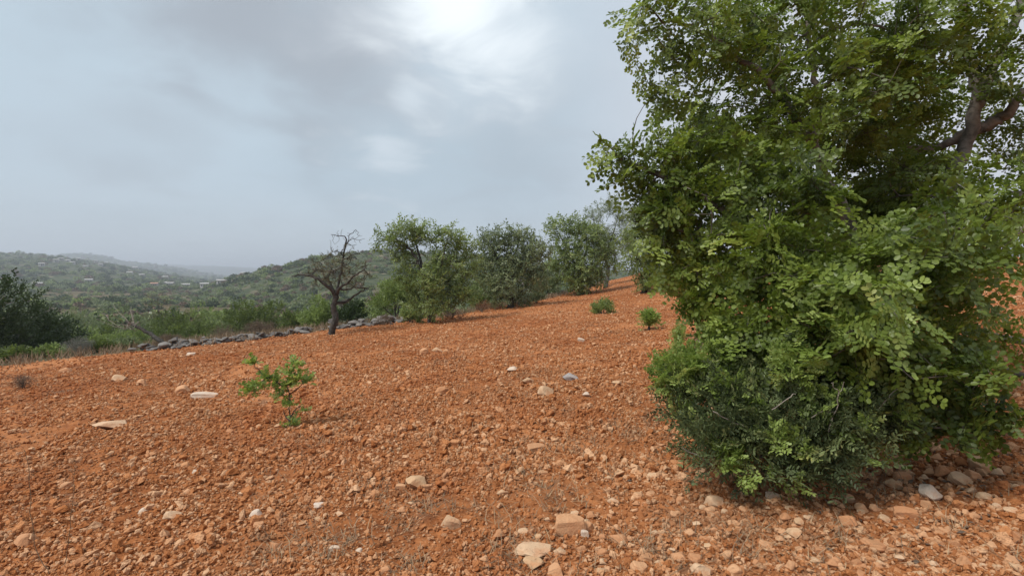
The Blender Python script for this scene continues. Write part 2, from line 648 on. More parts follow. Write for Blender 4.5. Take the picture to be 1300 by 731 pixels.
def place(templates, pos, R, scale, var):
    """many copies of a few leaf templates as one vertex/quad array"""
    V, Q, A = [], [], []
    n = 0
    pick = rng.integers(0, len(templates), len(pos))
    for k, tpl in enumerate(templates):
        tv, tq = tpl[0], tpl[1]
        idx = np.nonzero(pick == k)[0]
        if not len(idx):
            continue
        v = np.einsum('nij,vj->nvi', R[idx], tv) * scale[idx, None, None] + pos[idx, None, :]
        q = tq[None] + (np.arange(len(idx)) * len(tv))[:, None, None] + n
        V.append(v.reshape(-1, 3))
        Q.append(q.reshape(-1, 4))
        jit = rng.uniform(-.13, .13, (len(idx), len(tq) // 2 + 1)).repeat(2, axis=1)[:, :len(tq)]
        A.append((var[idx, None] + jit).ravel())
        n += len(tv) * len(idx)
    return np.concatenate(V), np.concatenate(Q), np.clip(np.concatenate(A), 0, 1)


def unit(n):
    v = rng.normal(size=(n, 3))
    return v / np.linalg.norm(v, axis=1, keepdims=True)


def in_lumps(lumps, n, shell=0.55):
    """points in a union of balls/ellipsoids, biased to their outer half; returns points and outward direction"""
    L = np.array([(*c, r) for c, r in lumps], float)
    w = L[:, 3] ** 2.4
    k = rng.choice(len(L), n, p=w / w.sum())
    u = unit(n)
    rad = rng.uniform(shell ** 3, 1, n) ** (1 / 3) * (1 + rng.normal(0, .10, n))
    p = L[k, :3] + u * (rad * L[k, 3])[:, None] * np.array([1, 1, 0.85])
    return p, u


# ------------------------------------------------------------------ branches


def tubes(chains, sides_of=lambda r: 8 if r > .03 else (5 if r > .01 else 3), wob=0.0):
    """chains: list of (points Nx3, radii N) -> verts, quads"""
    V, Q = [], []
    n = 0
    for P, R in chains:
        P = np.asarray(P, float)
        if len(P) < 2:
            continue
        k = sides_of(R[0])
        T = np.gradient(P, axis=0)
        T /= np.linalg.norm(T, axis=1, keepdims=True) + 1e-9
        ref = np.array([0.3, 0.9, 0.1]) if abs(T[0][2]) > 0.8 else np.array([0, 0, 1.0])
        a = np.cross(T[0], ref)
        a /= np.linalg.norm(a)
        ang = np.arange(k) * 2 * math.pi / k
        for i in range(len(P)):
            a = a - T[i] * a.dot(T[i])
            a /= np.linalg.norm(a) + 1e-9
            b_ = np.cross(T[i], a)
            rr = R[i] * (1 + (rng.uniform(-wob, wob, k) if wob and R[i] > .02 else 0))
            V.append(P[i] + (np.cos(ang) * rr)[:, None] * a + (np.sin(ang) * rr)[:, None] * b_)
        m = len(P)
        i0 = n + (np.arange(m - 1) * k)[:, None] + np.arange(k)[None]
        i1 = n + (np.arange(m - 1) * k)[:, None] + (np.arange(k)[None] + 1) % k
        Q.append(np.stack([i0, i1, i1 + k, i0 + k], axis=2).reshape(-1, 4))
        n += m * k
    return np.concatenate(V), np.concatenate(Q)


def bend(P, n=6, jit=0.03):
    """polyline through control points, resampled and roughened"""
    P = np.asarray(P, float)
    t = np.linspace(0, len(P) - 1, (len(P) - 1) * n + 1)
    i = np.clip(t.astype(int), 0, len(P) - 2)
    f = (t - i)[:, None]
    p0, p1, p2, p3 = P[np.maximum(i - 1, 0)], P[i], P[i + 1], P[np.minimum(i + 2, len(P) - 1)]
    out = 0.5 * (2 * p1 + (p2 - p0) * f + (2 * p0 - 5 * p1 + 4 * p2 - p3) * f ** 2 + (3 * p1 - p0 - 3 * p2 + p3) * f ** 3)
    nz = rng.normal(0, jit, out.shape)
    nz[0] = 0
    return out + nz


def grow(limbs, targets, r_tip=0.003, power=2.3, reach=1.0, sag=0.12):
    """limbs: list of (points, r0, r1). targets are joined one by one to the nearest wood.
    returns chains (points, radii) split into limbs and twigs, and the arrival direction at each target"""
    pts, par, rmin = [], [], []
    for P, r0, r1 in limbs:
        last = -1
        if pts:
            d = np.linalg.norm(np.array(pts) - P[0], axis=1)
            last = int(np.argmin(d))
        for j, p in enumerate(P):
            if j == 0 and last >= 0:
                continue
            pts.append(np.asarray(p, float))
            par.append(last)
            rmin.append(r0 + (r1 - r0) * j / max(1, len(P) - 1))
            last = len(pts) - 1
    nl = len(pts)
    cap = nl + len(targets) * 6 + 10
    A = np.zeros((cap, 3))
    A[:nl] = pts
    n = nl
    order = rng.permutation(len(targets))
    dirs = np.zeros((len(targets), 3))
    start = 2
    for ti in order:
        g = targets[ti]
        d = np.linalg.norm(A[start:n] - g, axis=1) + 0.25 * np.maximum(0, A[start:n, 2] - g[2])
        i = int(np.argmin(d)) + start
        p0 = A[i].copy()
        L = np.linalg.norm(g - p0)
        m = int(min(5, max(1, round(L / 0.16))))
        pd = A[i] - A[par[i]] if par[i] >= 0 else np.array([0, 0, 1.0])
        pd = pd / (np.linalg.norm(pd) + 1e-9)
        ctrl = p0 + (g - p0) * 0.45 + pd * L * 0.18 + np.array([0, 0, sag * L]) + rng.normal(0, .04, 3) * L
        prev = i
        for k in range(1, m + 1):
            t = k / m
            q = p0 * (1 - t) ** 2 + 2 * ctrl * t * (1 - t) + g * t * t
            A[n] = q
            par.append(prev)
            rmin.append(r_tip)
            prev = n
            n += 1
        dirs[ti] = A[n - 1] - A[par[n - 1]]
    par = np.array(par)
    R = np.array(rmin, float)
    acc = np.zeros(n)
    kids = [[] for _ in range(n)]
    for i in range(n - 1, -1, -1):
        r = max(acc[i] ** (1 / power) if acc[i] > 0 else r_tip, r_tip)
        if i < nl:
            r = R[i]
        R[i] = r
        if par[i] >= 0:
            acc[par[i]] += r ** power * 0.92
            kids[par[i]].append(i)
    for i in range(nl, n):
        R[i] = min(R[i], R[par[i]] * 0.8)
    limbs_c, twigs_c = [], []
    stack = [(i, None) for i in range(n) if par[i] < 0]
    while stack:
        i, fr = stack.pop()
        ch, rr = ([A[fr]], [R[i]]) if fr is not None else ([], [])
        while True:
            ch.append(A[i])
            rr.append(R[i])
            ks = kids[i]
            if not ks:
                break
            limbkids = [k for k in ks if k < nl and k == i + 1]
            best = limbkids[0] if limbkids else max(ks, key=lambda k: R[k])
            for k in ks:
                if k != best:
                    stack.append((k, i))
            i = best
        (limbs_c if rr[0] > 0.022 else twigs_c).append((np.array(ch), np.array(rr)))
    return limbs_c, twigs_c, dirs / (np.linalg.norm(dirs, axis=1, keepdims=True) + 1e-9)


# ------------------------------------------------------------------ ground


def polar(name, az0, az1, na, r0, r1, nr, fine=True, dz=0.0):
    az = np.radians(np.linspace(az0, az1, na))
    r = np.geomspace(r0, r1, nr)
    RR, AA = np.meshgrid(r, az, indexing='ij')
    x, y = RR * np.sin(AA), RR * np.cos(AA)
    z = H(x, y, fine) + dz
    v = np.stack([x, y, z], 2).reshape(-1, 3)
    i = (np.arange(nr - 1) * na)[:, None] + np.arange(na - 1)[None]
    q = np.stack([i, i + 1, i + na + 1, i + na], 2).reshape(-1, 4)[:, ::-1]
    s = smooth(-0.6, 1.4, edge_dist(x, y)).ravel()
    return mesh_np(name, v, q, mat='ground', vattr=('outside', s), sm=True)


o = link('ground', polar('ground', -68, 68, 460, 1.1, 60, 520))
tag(o, 'tilled red earth field strewn with clods and stones', kind='structure')
o = link('terrain', polar('terrain', -180, 180, 240, 59.0, 6000, 150, dz=-0.05))
tag(o, 'scrubby valley land reaching to the horizon', kind='structure')
o = link('ground', polar('ground_behind', 67.5, 292.5, 200, 1.1, 60, 80, dz=-0.01))
tag(o, 'red earth ground running on behind the viewpoint', kind='structure')
th = np.linspace(0, 2 * math.pi, 49)[:-1]
v = np.stack([1.15 * np.sin(th), 1.15 * np.cos(th), H(1.15 * np.sin(th), 1.15 * np.cos(th)) - .004], 1)
v = np.concatenate([v, [[0, 0, h1(0, 0)]]])
me = mesh_np('ground_here', v, tris=[(48, (i + 1) % 48, i) for i in range(48)], mat='ground', vattr=('outside', np.zeros(49)))
o = link('ground', me)
tag(o, 'red earth ground right under the viewpoint', kind='structure')

# ------------------------------------------------------------------ hills
HILLS = []


def hill(label, pts, d0, d1, mat, amp, seed, na=220, nr=70, px0=-700, px1=1000, back=1.5):
    xs, ys = [p[0] for p in pts], [p[1] for p in pts]

    def surf(x, y):
        x = np.asarray(x, float)
        y = np.maximum(np.asarray(y, float), 1.0)
        px = x / y * FPX + W0 / 2
        ridge = EYE + (HOR - np.interp(px, xs, ys)) / FPX * d1
        zb = np.interp(d0, VR, VZ) - 4
        t = (y - d0) / (d1 - d0)
        S = np.where(t < 1, np.sin(np.clip(t, 0, 1) * math.pi / 2) ** 1.15, 1 - smooth(1, back, t) * 0.9)
        nz = amp * fbm(x / (amp * 12), y / (amp * 12), 4, seed)
        z = zb + (ridge - zb) * S + nz * np.clip(t * 1.5, 0, 1)
        return np.where((t < 0) | (t > back), -60.0, z)
    px = np.linspace(px0, px1, na)
    d = d0 + (d1 - d0) * np.linspace(0, back, nr)
    D, PX = np.meshgrid(d, px, indexing='ij')
    x, y = (PX - W0 / 2) / FPX * D, D
    v = np.stack([x, y, surf(x, y)], 2).reshape(-1, 3)
    i = (np.arange(nr - 1) * na)[:, None] + np.arange(na - 1)[None]
    q = np.stack([i, i + 1, i + na + 1, i + na], 2).reshape(-1, 4)
    o = link('hill', mesh_np('hill', v, q, mat=mat, sm=True))
    tag(o, label, kind='structure')
    HILLS.append(surf)
    return surf


hD = hill('rounded scrub covered hill just across the valley behind the almond tree',
          [(-700, 378), (150, 372), (240, 368), (262, 364), (290, 357), (320, 350), (350, 343.5), (400, 332), (440, 324), (470, 320.5), (520, 321), (600, 326), (700, 337), (800, 346), (1000, 352)],
          125, 350, 'hill', 1.6, 31)
hA = hill('dark wooded hillside with scattered white houses above the valley',
          [(-700, 335), (-300, 326), (0, 324), (60, 327), (100, 331), (140, 337), (180, 344), (220, 350), (260, 356), (320, 364), (1000, 366)],
          260, 1000, 'hill', 4.0, 41)
hB = hill('hazy ridge with a pale village along its crest',
          [(-700, 335), (0, 331), (50, 326), (100, 323.5), (120, 324.5), (150, 331), (190, 336), (230, 341), (260, 347), (320, 356), (1000, 360)],
          1100, 2200, 'hill_far', 6.0, 51)
hC = hill('low blue ridge farthest away on the skyline',
          [(-700, 338), (150, 335.5), (190, 335.5), (240, 337.5), (280, 338.5), (310, 340), (340, 342.5), (380, 345), (450, 347), (700, 349), (1000, 350)],
          2400, 3800, 'hill_far', 7.0, 61)


def all_surf(x, y):
    z = H(x, y, False)
    for f in HILLS:
        z = np.maximum(z, f(x, y))
    return z


# ------------------------------------------------------------------ scatter of instances (stuff only)
PROTO = bpy.data.collections.new('prototypes')


def scatter(name, pts, rots, scl, protos, label, mat=None):
    coll = bpy.data.collections.new(name + '_forms')
    for i, me in enumerate(protos):
        coll.objects.link(bpy.data.objects.new('%s_form_%02d' % (name, i), me))
    me = bpy.data.meshes.new(name)
    me.vertices.add(len(pts))
    me.vertices.foreach_set('co', np.asarray(pts, np.float32).ravel())
    for an, dt, arr in (('rot', 'FLOAT_VECTOR', rots), ('scl', 'FLOAT_VECTOR', scl)):
        a = me.attributes.new(an, dt, 'POINT')
        a.data.foreach_set('vector', np.asarray(arr, np.float32).ravel())
    a = me.attributes.new('pick', 'INT', 'POINT')
    a.data.foreach_set('value', rng.integers(0, len(protos), len(pts)).astype(np.int32))
    o = link(name, me)
    ng = bpy.data.node_groups.new(name + '_scatter', 'GeometryNodeTree')
    ng.interface.new_socket('Geometry', in_out='INPUT', socket_type='NodeSocketGeometry')
    ng.interface.new_socket('Geometry', in_out='OUTPUT', socket_type='NodeSocketGeometry')
    N, L = ng.nodes, ng.links
    gi, go = N.new('NodeGroupInput'), N.new('NodeGroupOutput')
    ci = N.new('GeometryNodeCollectionInfo')
    ci.inputs[0].default_value = coll
    ci.inputs[1].default_value = True
    ci.inputs[2].default_value = True
    iop = N.new('GeometryNodeInstanceOnPoints')
    iop.inputs['Pick Instance'].default_value = True
    L.new(gi.outputs[0], iop.inputs['Points'])
    L.new(ci.outputs[0], iop.inputs['Instance'])
    for an, dt, sock in (('pick', 'INT', 'Instance Index'), ('rot', 'FLOAT_VECTOR', 'Rotation'), ('scl', 'FLOAT_VECTOR', 'Scale')):
        na = N.new('GeometryNodeInputNamedAttribute')
        na.data_type = dt
        na.inputs[0].default_value = an
        L.new(na.outputs[0], iop.inputs[sock])
    L.new(iop.outputs[0], go.inputs[0])
    md = o.modifiers.new('scatter', 'NODES')
    md.node_group = ng
    return tag(o, label, kind='stuff')


def rock_mesh(name, mat, seed, sub=1, flat=1.0):
    import bmesh
    r = random.Random(seed)
    bm = bmesh.new()
    if sub:       # weathered stone: a ball with planes chipped off it
        bmesh.ops.create_icosphere(bm, subdivisions=sub, radius=0.5)
        for k in range(16):
            u = Vector((r.gauss(0, 1), r.gauss(0, 1), r.gauss(0, 1))).normalized()
            dd_ = r.uniform(0.22, 0.38)
            for v_ in bm.verts:
                e = v_.co.dot(u) - dd_
                if e > 0:
                    v_.co -= u * e * 0.98
        ph = [r.uniform(0, 6.28) for _ in range(3)]
        for v_ in bm.verts:
            v_.co *= 1 + 0.05 * math.sin(v_.co.x * 9 + ph[0]) * math.cos(v_.co.y * 11 + ph[1]) + 0.03 * math.sin(v_.co.z * 17 + ph[2])
            v_.co.z *= flat
            v_.co *= 1.32
    else:
        for i in range(13):
            u = Vector((r.gauss(0, 1), r.gauss(0, 1), r.gauss(0, 1))).normalized()
            u *= r.uniform(0.85, 1.1)
            bm.verts.new((u.x * 0.5, u.y * 0.5 * r.uniform(.75, 1), u.z * 0.5 * flat))
        res = bmesh.ops.convex_hull(bm, input=bm.verts)
        bmesh.ops.delete(bm, geom=[g for g in res['geom_interior'] if isinstance(g, bmesh.types.BMVert)], context='VERTS')
    bm.normal_update()
    me = bpy.data.meshes.new(name)
    bm.to_mesh(me)
    bm.free()
    me.materials.append(MAT[mat])
    for p in me.polygons:
        p.use_smooth = False
    return me


CLODS = [rock_mesh('clod_%d' % i, 'clod', 100 + i, sub=0) for i in range(8)]
RUBBLE = [rock_mesh('rubble_%d' % i, 'stone', 140 + i, sub=0, flat=0.8) for i in range(8)]


def clod_points(n, r0, r1, s0, s1, pw, bias=1.0):
    az = np.radians(rng.uniform(-62, 62, n))
    u = rng.uniform(0, 1, n)
    r = (r0 ** bias + (r1 ** bias - r0 ** bias) * u) ** (1 / bias)
    x, y = r * np.sin(az), r * np.cos(az)
    s = s0 * (s1 / s0) ** (rng.uniform(0, 1, n) ** pw)
    keep = edge_dist(x, y) < 0.4
    # tillage leaves bands and patches with more and fewer clods
    dens = 0.55 + 0.9 * fbm(x / 0.9, y / 0.9, 3, 71)
    keep &= rng.uniform(0, 1, n) < np.clip(dens + 0.25, 0.15, 1)
    x, y, s = x[keep], y[keep], s[keep]
    return x, y, s


xs, ys, ss = [np.concatenate(a) for a in zip(
    clod_points(150000, 1.7, 7.5, 0.008, 0.026, 1.3, 1.2),
    clod_points(230000, 1.7, 18, 0.016, 0.046, 1.5, 1.25),
    clod_points(95000, 3.5, 45, 0.035, 0.09, 1.6, 1.3))]
zs = H(xs, ys) + ss * 0.28
scatter('soil_clods', np.stack([xs, ys, zs], 1), np.stack([rng.uniform(-.5, .5, len(xs)), rng.uniform(-.5, .5, len(xs)), rng.uniform(0, 6.28, len(xs))], 1),
        np.stack([ss * rng.uniform(.8, 1.5, len(xs)), ss * rng.uniform(.7, 1.1, len(xs)), ss * rng.uniform(.65, 1.2, len(xs))], 1), CLODS,
        'loose crumbs and clods of red soil covering the tilled field')

# stony rubble towards the foot of the carob
n = 9500
x = rng.uniform(-1.2, 5.0, n)
y = rng.uniform(1.7, 6.0, n)
dn = np.clip((x - 0.1) * 0.5, 0.05, 1) * np.clip((5.2 - y) / 2.0, 0.05, 1) * np.clip(0.6 + fbm(x / .7, y / .7, 3, 90), 0.1, 1)
k = rng.uniform(0, 1, n) < dn
x, y = x[k], y[k]
s = 0.022 * (2.6 ** (rng.uniform(0, 1, len(x)) ** 1.5))
scatter('rubble', np.stack([x, y, H(x, y) + s * .12], 1), np.stack([rng.uniform(-.4, .4, len(x)), rng.uniform(-.4, .4, len(x)), rng.uniform(0, 6.28, len(x))], 1),
        np.stack([s * rng.uniform(.9, 1.5, len(x)), s, s * rng.uniform(.55, .85, len(x))], 1), RUBBLE,
        'small orange limestone chips spread below the big carob tree')

# ------------------------------------------------------------------ stones that can be picked out
SM = {}
for mname, cnt in (('stone', 7), ('pale', 4), ('white', 4), ('grey', 2), ('wall', 7)):
    SM[mname] = [rock_mesh('%s_form_%d' % (mname, i), mname, 300 + 17 * i + len(mname) * 7, sub=2 if mname == 'wall' else 3, flat=0.85) for i in range(cnt)]
N_STONE = 0


def stone(px, py, wpx, hpx=None, mat='stone', label=None, group=None, yaw=None, form=None):
    """py is the middle of the stone in the photograph"""
    global N_STONE
    hpx = hpx or wpx * 0.68
    p = hit(px, py + hpx * 0.42)
    d = p.y
    w = wpx * d / FPX * 1.02
    h = max(hpx * d / FPX, 0.3 * w) * 0.9
    o = link('stone', random.choice(SM[mat]) if form is None else SM[mat][form])
    o.location = (p.x, p.y + h * 0.25, h1(p.x, p.y) + h * 0.24)
    o.rotation_euler = (random.uniform(-.15, .15), random.uniform(-.15, .15), random.uniform(-.5, .5) if yaw is None else yaw)
    o.scale = (w * 0.98, w * random.uniform(.65, .9), h * 1.5)
    tag(o, label, 'stone', group)
    N_STONE += 1
    return o


UNIQ = [
    (529, 613, 29, 19, 'pale', 'large smooth cream stone lying alone on bare red soil'),
    (572, 665, 23, 24, 'pale', 'upright pale rounded stone with a white cap of lime'),
    (722, 671, 38, 29, 'stone', 'big faceted orange stone, bulkiest of the loose stones'),
    (747, 671, 14, 12, 'stone', 'small orange stone pressed against the big faceted one'),
    (742, 681, 10, 11, 'white', 'little whitish stone tucked beside the big faceted orange one'),
    (682, 696, 46, 11, 'pale', 'long narrow pale stone bar lying flat like a broken stick'),
    (675, 711, 26, 15, 'pale', 'rounded tan stone just below the long narrow pale stone bar'),
    (789, 681, 25, 13, 'stone', 'flat rounded orange stone to the right of the big faceted one'),
    (678, 567, 26, 11, 'stone', 'broad pinkish flat stone half sunk in the soil'),
    (725, 476, 18, 13, 'grey', 'blue grey stone, the only dark one on the tilled field'),
    (695, 495, 20, 15, 'pale', 'blocky pale stone beside the blue grey one'),
    (652, 470, 15, 6, 'white', 'thin whitish slab on the field beyond the blocky pale stone'),
    (258, 502, 28, 10, 'white', 'tilted white slab between the sapling and the stone wall'),
    (140, 538, 40, 11, 'pale', 'long low pale slab on open soil'),
    (555, 444, 12, 9, 'pale', 'rounded pale stone, middle of three in a row near the grove'),
    (326, 652, 16, 11, 'white', 'tilted white stone with a dry stick beside it'),
    (220, 655, 21, 12, 'pale', 'tan stone on soil below the long low pale slab'),
    (980, 634, 18, 11, 'white', 'flat oval whitish stone below the mastic shrub'),
    (1182, 625, 25, 18, 'white', 'bright white grey stone, palest in the rubble under the carob'),
    (950, 603, 30, 19, 'stone', 'brownish stone wedged under the edge of the mastic shrub'),
    (910, 638, 24, 17, 'pale', 'squat grey tan stone in the rubble before the mastic shrub'),
    (1149, 652, 27, 15, 'stone', 'broad orange stone with a flat top in the rubble'),
    (1115, 687, 28, 14, 'stone', 'wedge shaped orange stone casting a dark edge in the rubble'),
    (243, 449, 10, 6, 'white', 'whitish stone at the foot of the dry stone wall'),
]
for px, py, w, hh, m, lb in UNIQ:
    stone(px, py, w, hh, m, lb)
FIELD = [(670, 485, 14), (538, 447, 12), (567, 446, 8), (745, 500, 10), (560, 498, 18), (785, 486, 16), (508, 619, 12), (616, 710, 12), (457, 699, 10),
         (511, 649, 13), (523, 643, 11), (416, 577, 10), (406, 605, 10), (405, 640, 12), (490, 726, 14), (152, 479, 16), (180, 486, 13), (230, 494, 18),
         (180, 647, 12), (82, 469, 14), (308, 628, 12), (350, 689, 18), (329, 667, 12), (424, 700, 12), (33, 689, 24), (403, 660, 10), (237, 629, 11),
         (82, 617, 14), (737, 432, 9), (648, 610, 9), (430, 655, 9), (590, 560, 8), (100, 720, 16), (250, 600, 10), (470, 560, 9)]
def size_word(w, a, b_):
    return 'small' if w < a else ('middling' if w < b_ else 'large')


for i, (px, py, w) in enumerate(FIELD):
    m = ('pale', 'stone', 'stone', 'white', 'stone')[i % 5]
    cw = {'pale': 'tan', 'stone': 'orange', 'white': 'whitish'}[m]
    where = 'on the open soil before the sapling' if py > 560 else 'on the open soil beyond the sapling'
    stone(px, py, w, w * .6, m, '%s %s stone lying loose %s' % (size_word(w, 11, 15), cw, where), 'loose stones on the open field')
RUB = [(663, 676, 14), (822, 711, 18), (828, 607, 13), (779, 636, 14), (750, 652, 14), (787, 658, 10), (764, 723, 16), (814, 725, 20), (705, 726, 25),
       (1146, 605, 22), (1135, 614, 18), (1198, 601, 21), (1218, 609, 26), (1237, 605, 18), (1191, 582, 14), (1179, 581, 10), (1244, 585, 26),
       (1253, 630, 17), (1203, 655, 18), (1094, 644, 16), (1082, 665, 22), (1170, 725, 16), (1260, 698, 14), (1293, 684, 20), (1286, 716, 18),
       (1087, 713, 16), (1059, 719, 16), (1037, 714, 13), (1008, 677, 18), (997, 662, 15), (975, 695, 15), (886, 611, 13), (924, 708, 16), (864, 638, 13),
       (876, 682, 14), (864, 713, 20), (885, 713, 16), (893, 727, 24), (933, 727, 20), (1033, 631, 11), (1006, 625, 16), (1063, 672, 10), (1028, 662, 10),
       (1225, 715, 18), (1213, 695, 15), (1144, 707, 16), (1156, 621, 14), (1283, 649, 15), (1265, 642, 10), (1270, 600, 16), (1290, 620, 16)]
rr = random.Random(5)
for _ in range(170):
    for _t in range(20):
        px, py = rr.uniform(600, 1298), rr.uniform(590, 729)
        if rr.random() < min(1, max(0.1, (px - 560) / 400)) and py > 600 - (px - 1100) * 0.15 * (px > 1100) + 30 * (px < 1100 and px > 860):
            break
    RUB.append((px, py, rr.choice((8, 9, 10, 10, 11, 12, 13, 15))))
for i, (px, py, w) in enumerate(RUB):
    m = rr.choice(('stone', 'stone', 'stone', 'pale', 'pale'))
    where = 'beside the big faceted stone' if px < 860 else ('below the mastic shrub' if px < 1100 else 'below the carob skirt')
    stone(px, py, w, w * rr.uniform(.55, .8), m, '%s %s stone in the rubble %s' % (size_word(w, 11, 16), {'stone': 'dusty orange', 'pale': 'pale tan'}[m], where), 'stones in the rubble before the carob tree')

# ------------------------------------------------------------------ dry stone wall along the field edge
def on_edge(px, off):
    """the point of the field edge seen at photo column px"""
    y = np.linspace(5, 60, 4000)
    x = (px - W0 / 2) / FPX * y
    i = int(np.argmax(edge_dist(x, y) > off))
    return Vector((x[i], y[i], h1(x[i], y[i])))


wall_a = range(165, 405, 20)
wall_b = range(408, 520, 18)


def dry_wall(pix, label, n, hmax):
    base = [on_edge(px, .2) for px in pix]
    root = empty('dry_stone_wall', base[0])
    P = np.array([tuple(b) for b in base])
    for i in range(n):
        t = (len(P) - 1.001) * rng.uniform(0, 1) ** .75
        if math.sin(t * 2.3 + n) > .75 and rng.uniform() < .7:
            t = min(t + .6, len(P) - 1.01)
        k = int(t)
        c = P[k] + (P[k + 1] - P[k]) * (t - k)
        lay = abs(rng.normal(0, .5))
        off = rng.normal(0, .28)
        hz = max(0, hmax * (0.7 + 0.45 * math.sin(t * 3.1)) * (1 - abs(off)) * rng.uniform(0, 1))
        x, y = c[0] + rng.normal(0, .1), c[1] + 0.15 + off
        s = .10 + .22 * rng.uniform() ** 2
        o = link('stone', SM['wall'][int(rng.integers(0, 7))], root)
        o.location = Vector((x, y, h1(x, y) + hz + s * .1)) - root.location
        o.rotation_euler = tuple(rng.uniform(-.4, .4, 2)) + (rng.uniform(0, 6.28),)
        o.scale = (s * 1.3, s, s * .7)
    return tag(root, label, 'wall')


dry_wall(wall_a, 'long tumbled grey dry stone wall along the edge of the field', 230, 0.22)
dry_wall(wall_b, 'low grey stone wall stretch behind the almond tree', 120, 0.3)

# ------------------------------------------------------------------ scattered scrub and woods (far, reads as one mass)


def tuft_mesh(name, mat, seed, n, flat=0.8, leaf=0.16):
    """a bush of unit width made of leaf-clump faces"""
    global rng
    u = unit(n)
    rad = rng.uniform(0.35, 1, n) ** 0.5
    lob = 1 + 0.25 * np.sin(u[:, 0] * 5 + seed) * np.cos(u[:, 1] * 4 + seed * 2)
    p = u * (rad * lob * 0.5)[:, None] * np.array([1, 1, flat])
    p[:, 2] += 0.42 * flat
    p[:, 2] = np.maximum(p[:, 2], 0.02)
    R = frames(u + rng.normal(0, .7, (n, 3)), u + np.array([0, 0, .6]) + rng.normal(0, .5, (n, 3)))
    tv = np.array([[-.5, 0, 0], [0, .32, .05], [.5, 0, 0], [0, -.32, .05]]) * leaf
    v = np.einsum('nij,vj->nvi', R, tv) * rng.uniform(.6, 1.3, n)[:, None, None] + p[:, None]
    q = np.arange(4 * n).reshape(n, 4)
    return mesh_np(name, v, q, mat=mat, var=rng.uniform(0, 1, n))


WOODS = [tuft_mesh('scrub_%d' % i, m, i, 260) for i, m in enumerate(('dark', 'tree_b', 'tree_a', 'dark', 'dryleaf', 'fresh', 'tree_b', 'dark'))]


def scrub_points(n, px0, px1, d0, d1, surf, dens_s, s0, s1):
    px = rng.uniform(px0, px1, n)
    d = np.exp(rng.uniform(np.log(d0), np.log(d1), n))
    x, y = (px - W0 / 2) / FPX * d, d
    k = fbm(x / dens_s, y / dens_s, 3, 77) > rng.uniform(-.55, .35, n)
    x, y = x[k], y[k]
    return x, y, surf(x, y), rng.uniform(s0, s1, len(x)) ** 1.0


def woods(name, sets, label):
    x, y, z, s = [np.concatenate(a) for a in zip(*sets)]
    ok = z > -40
    x, y, z, s = x[ok], y[ok], z[ok], s[ok]
    scatter(name, np.stack([x, y, z - .1 * s], 1), np.stack([np.zeros(len(x)), np.zeros(len(x)), rng.uniform(0, 6.28, len(x))], 1),
            np.stack([s, s, s * rng.uniform(.6, 1.1, len(x))], 1), WOODS, label)


woods('valley_scrub', [scrub_points(5200, -500, 760, 48, 300, all_surf, 25, 1.2, 4.2)], 'bushes and low trees filling the valley floor')
woods('hillside_scrub', [scrub_points(4200, -100, 800, 130, 360, all_surf, 22, 1.0, 3.0)], 'scrub dotted over the rounded hill across the valley')
woods('hillside_woods', [scrub_points(9000, -500, 420, 280, 1020, all_surf, 60, 2.5, 7.0), scrub_points(3500, -500, 500, 1100, 2200, all_surf, 150, 6, 14)],
      'woods covering the dark hillside and the hazy ridge')

# ------------------------------------------------------------------ white houses across the valley
HOUSES = [(207, 361, 10, 'long white house on the valley side, widest of the houses'), (217, 362, 6, 'small white annex next to the long white house'),
          (236, 364, 6, 'little white cottage among trees right of the long house'), (260, 364, 10, 'low white farmhouse alone under the scrub hill'),
          (210, 352.5, 8, 'white house standing straight above the long white house'), (281, 360, 5, 'tiny white house half behind the scrub hill slope'),
          (196, 363, 7, 'cream house with a tan roof left of the long white house'), (172, 340, 8, 'white house high on the dark hillside by the crest'),
          (165, 347, 8, 'wide white house below the house by the crest'), (180, 350, 5, 'narrow white house below the wide white one'),
          (311, 350, 6, 'single white house on the blue ridge'), (109, 339, 5, 'white house lone on the upper slope of the dark hillside'),
          (53, 336, 5, 'white hut near the dark hill top'), (48, 363, 5, 'pale hut amid woods halfway up the dark hillside'),
          (113, 358, 5, 'pale cottage amid woods in the middle of the dark hillside')]
VILL = [(71, 331), (100, 329), (86, 331.5), (122, 331.5), (78, 329), (112, 330), (135, 334), (92, 334), (128, 336)]


def house_parts(w, dp, h, tile, simple):
    a, b = w / 2, dp / 2
    wv = [(-a, -b, -1.5), (a, -b, -1.5), (a, b, -1.5), (-a, b, -1.5), (-a, -b, h), (a, -b, h), (a, b, h), (-a, b, h), (-a, 0, h + .22 * dp), (a, 0, h + .22 * dp)]
    wt = [(0, 1, 5), (0, 5, 4), (2, 3, 7), (2, 7, 6), (1, 2, 6), (1, 6, 5), (3, 0, 4), (3, 4, 7), (4, 7, 8)[::-1], (5, 6, 9)]
    e = .3
    zz0 = h + .02
    zr = h + .22 * dp + .15
    rv = [(-a - e, -b - e, zz0), (a + e, -b - e, zz0), (a + e, 0, zr), (-a - e, 0, zr), (a + e, b + e, zz0), (-a - e, b + e, zz0)]
    rq = [(0, 1, 2, 3), (3, 2, 4, 5)]
    return wv, wt, rv, rq


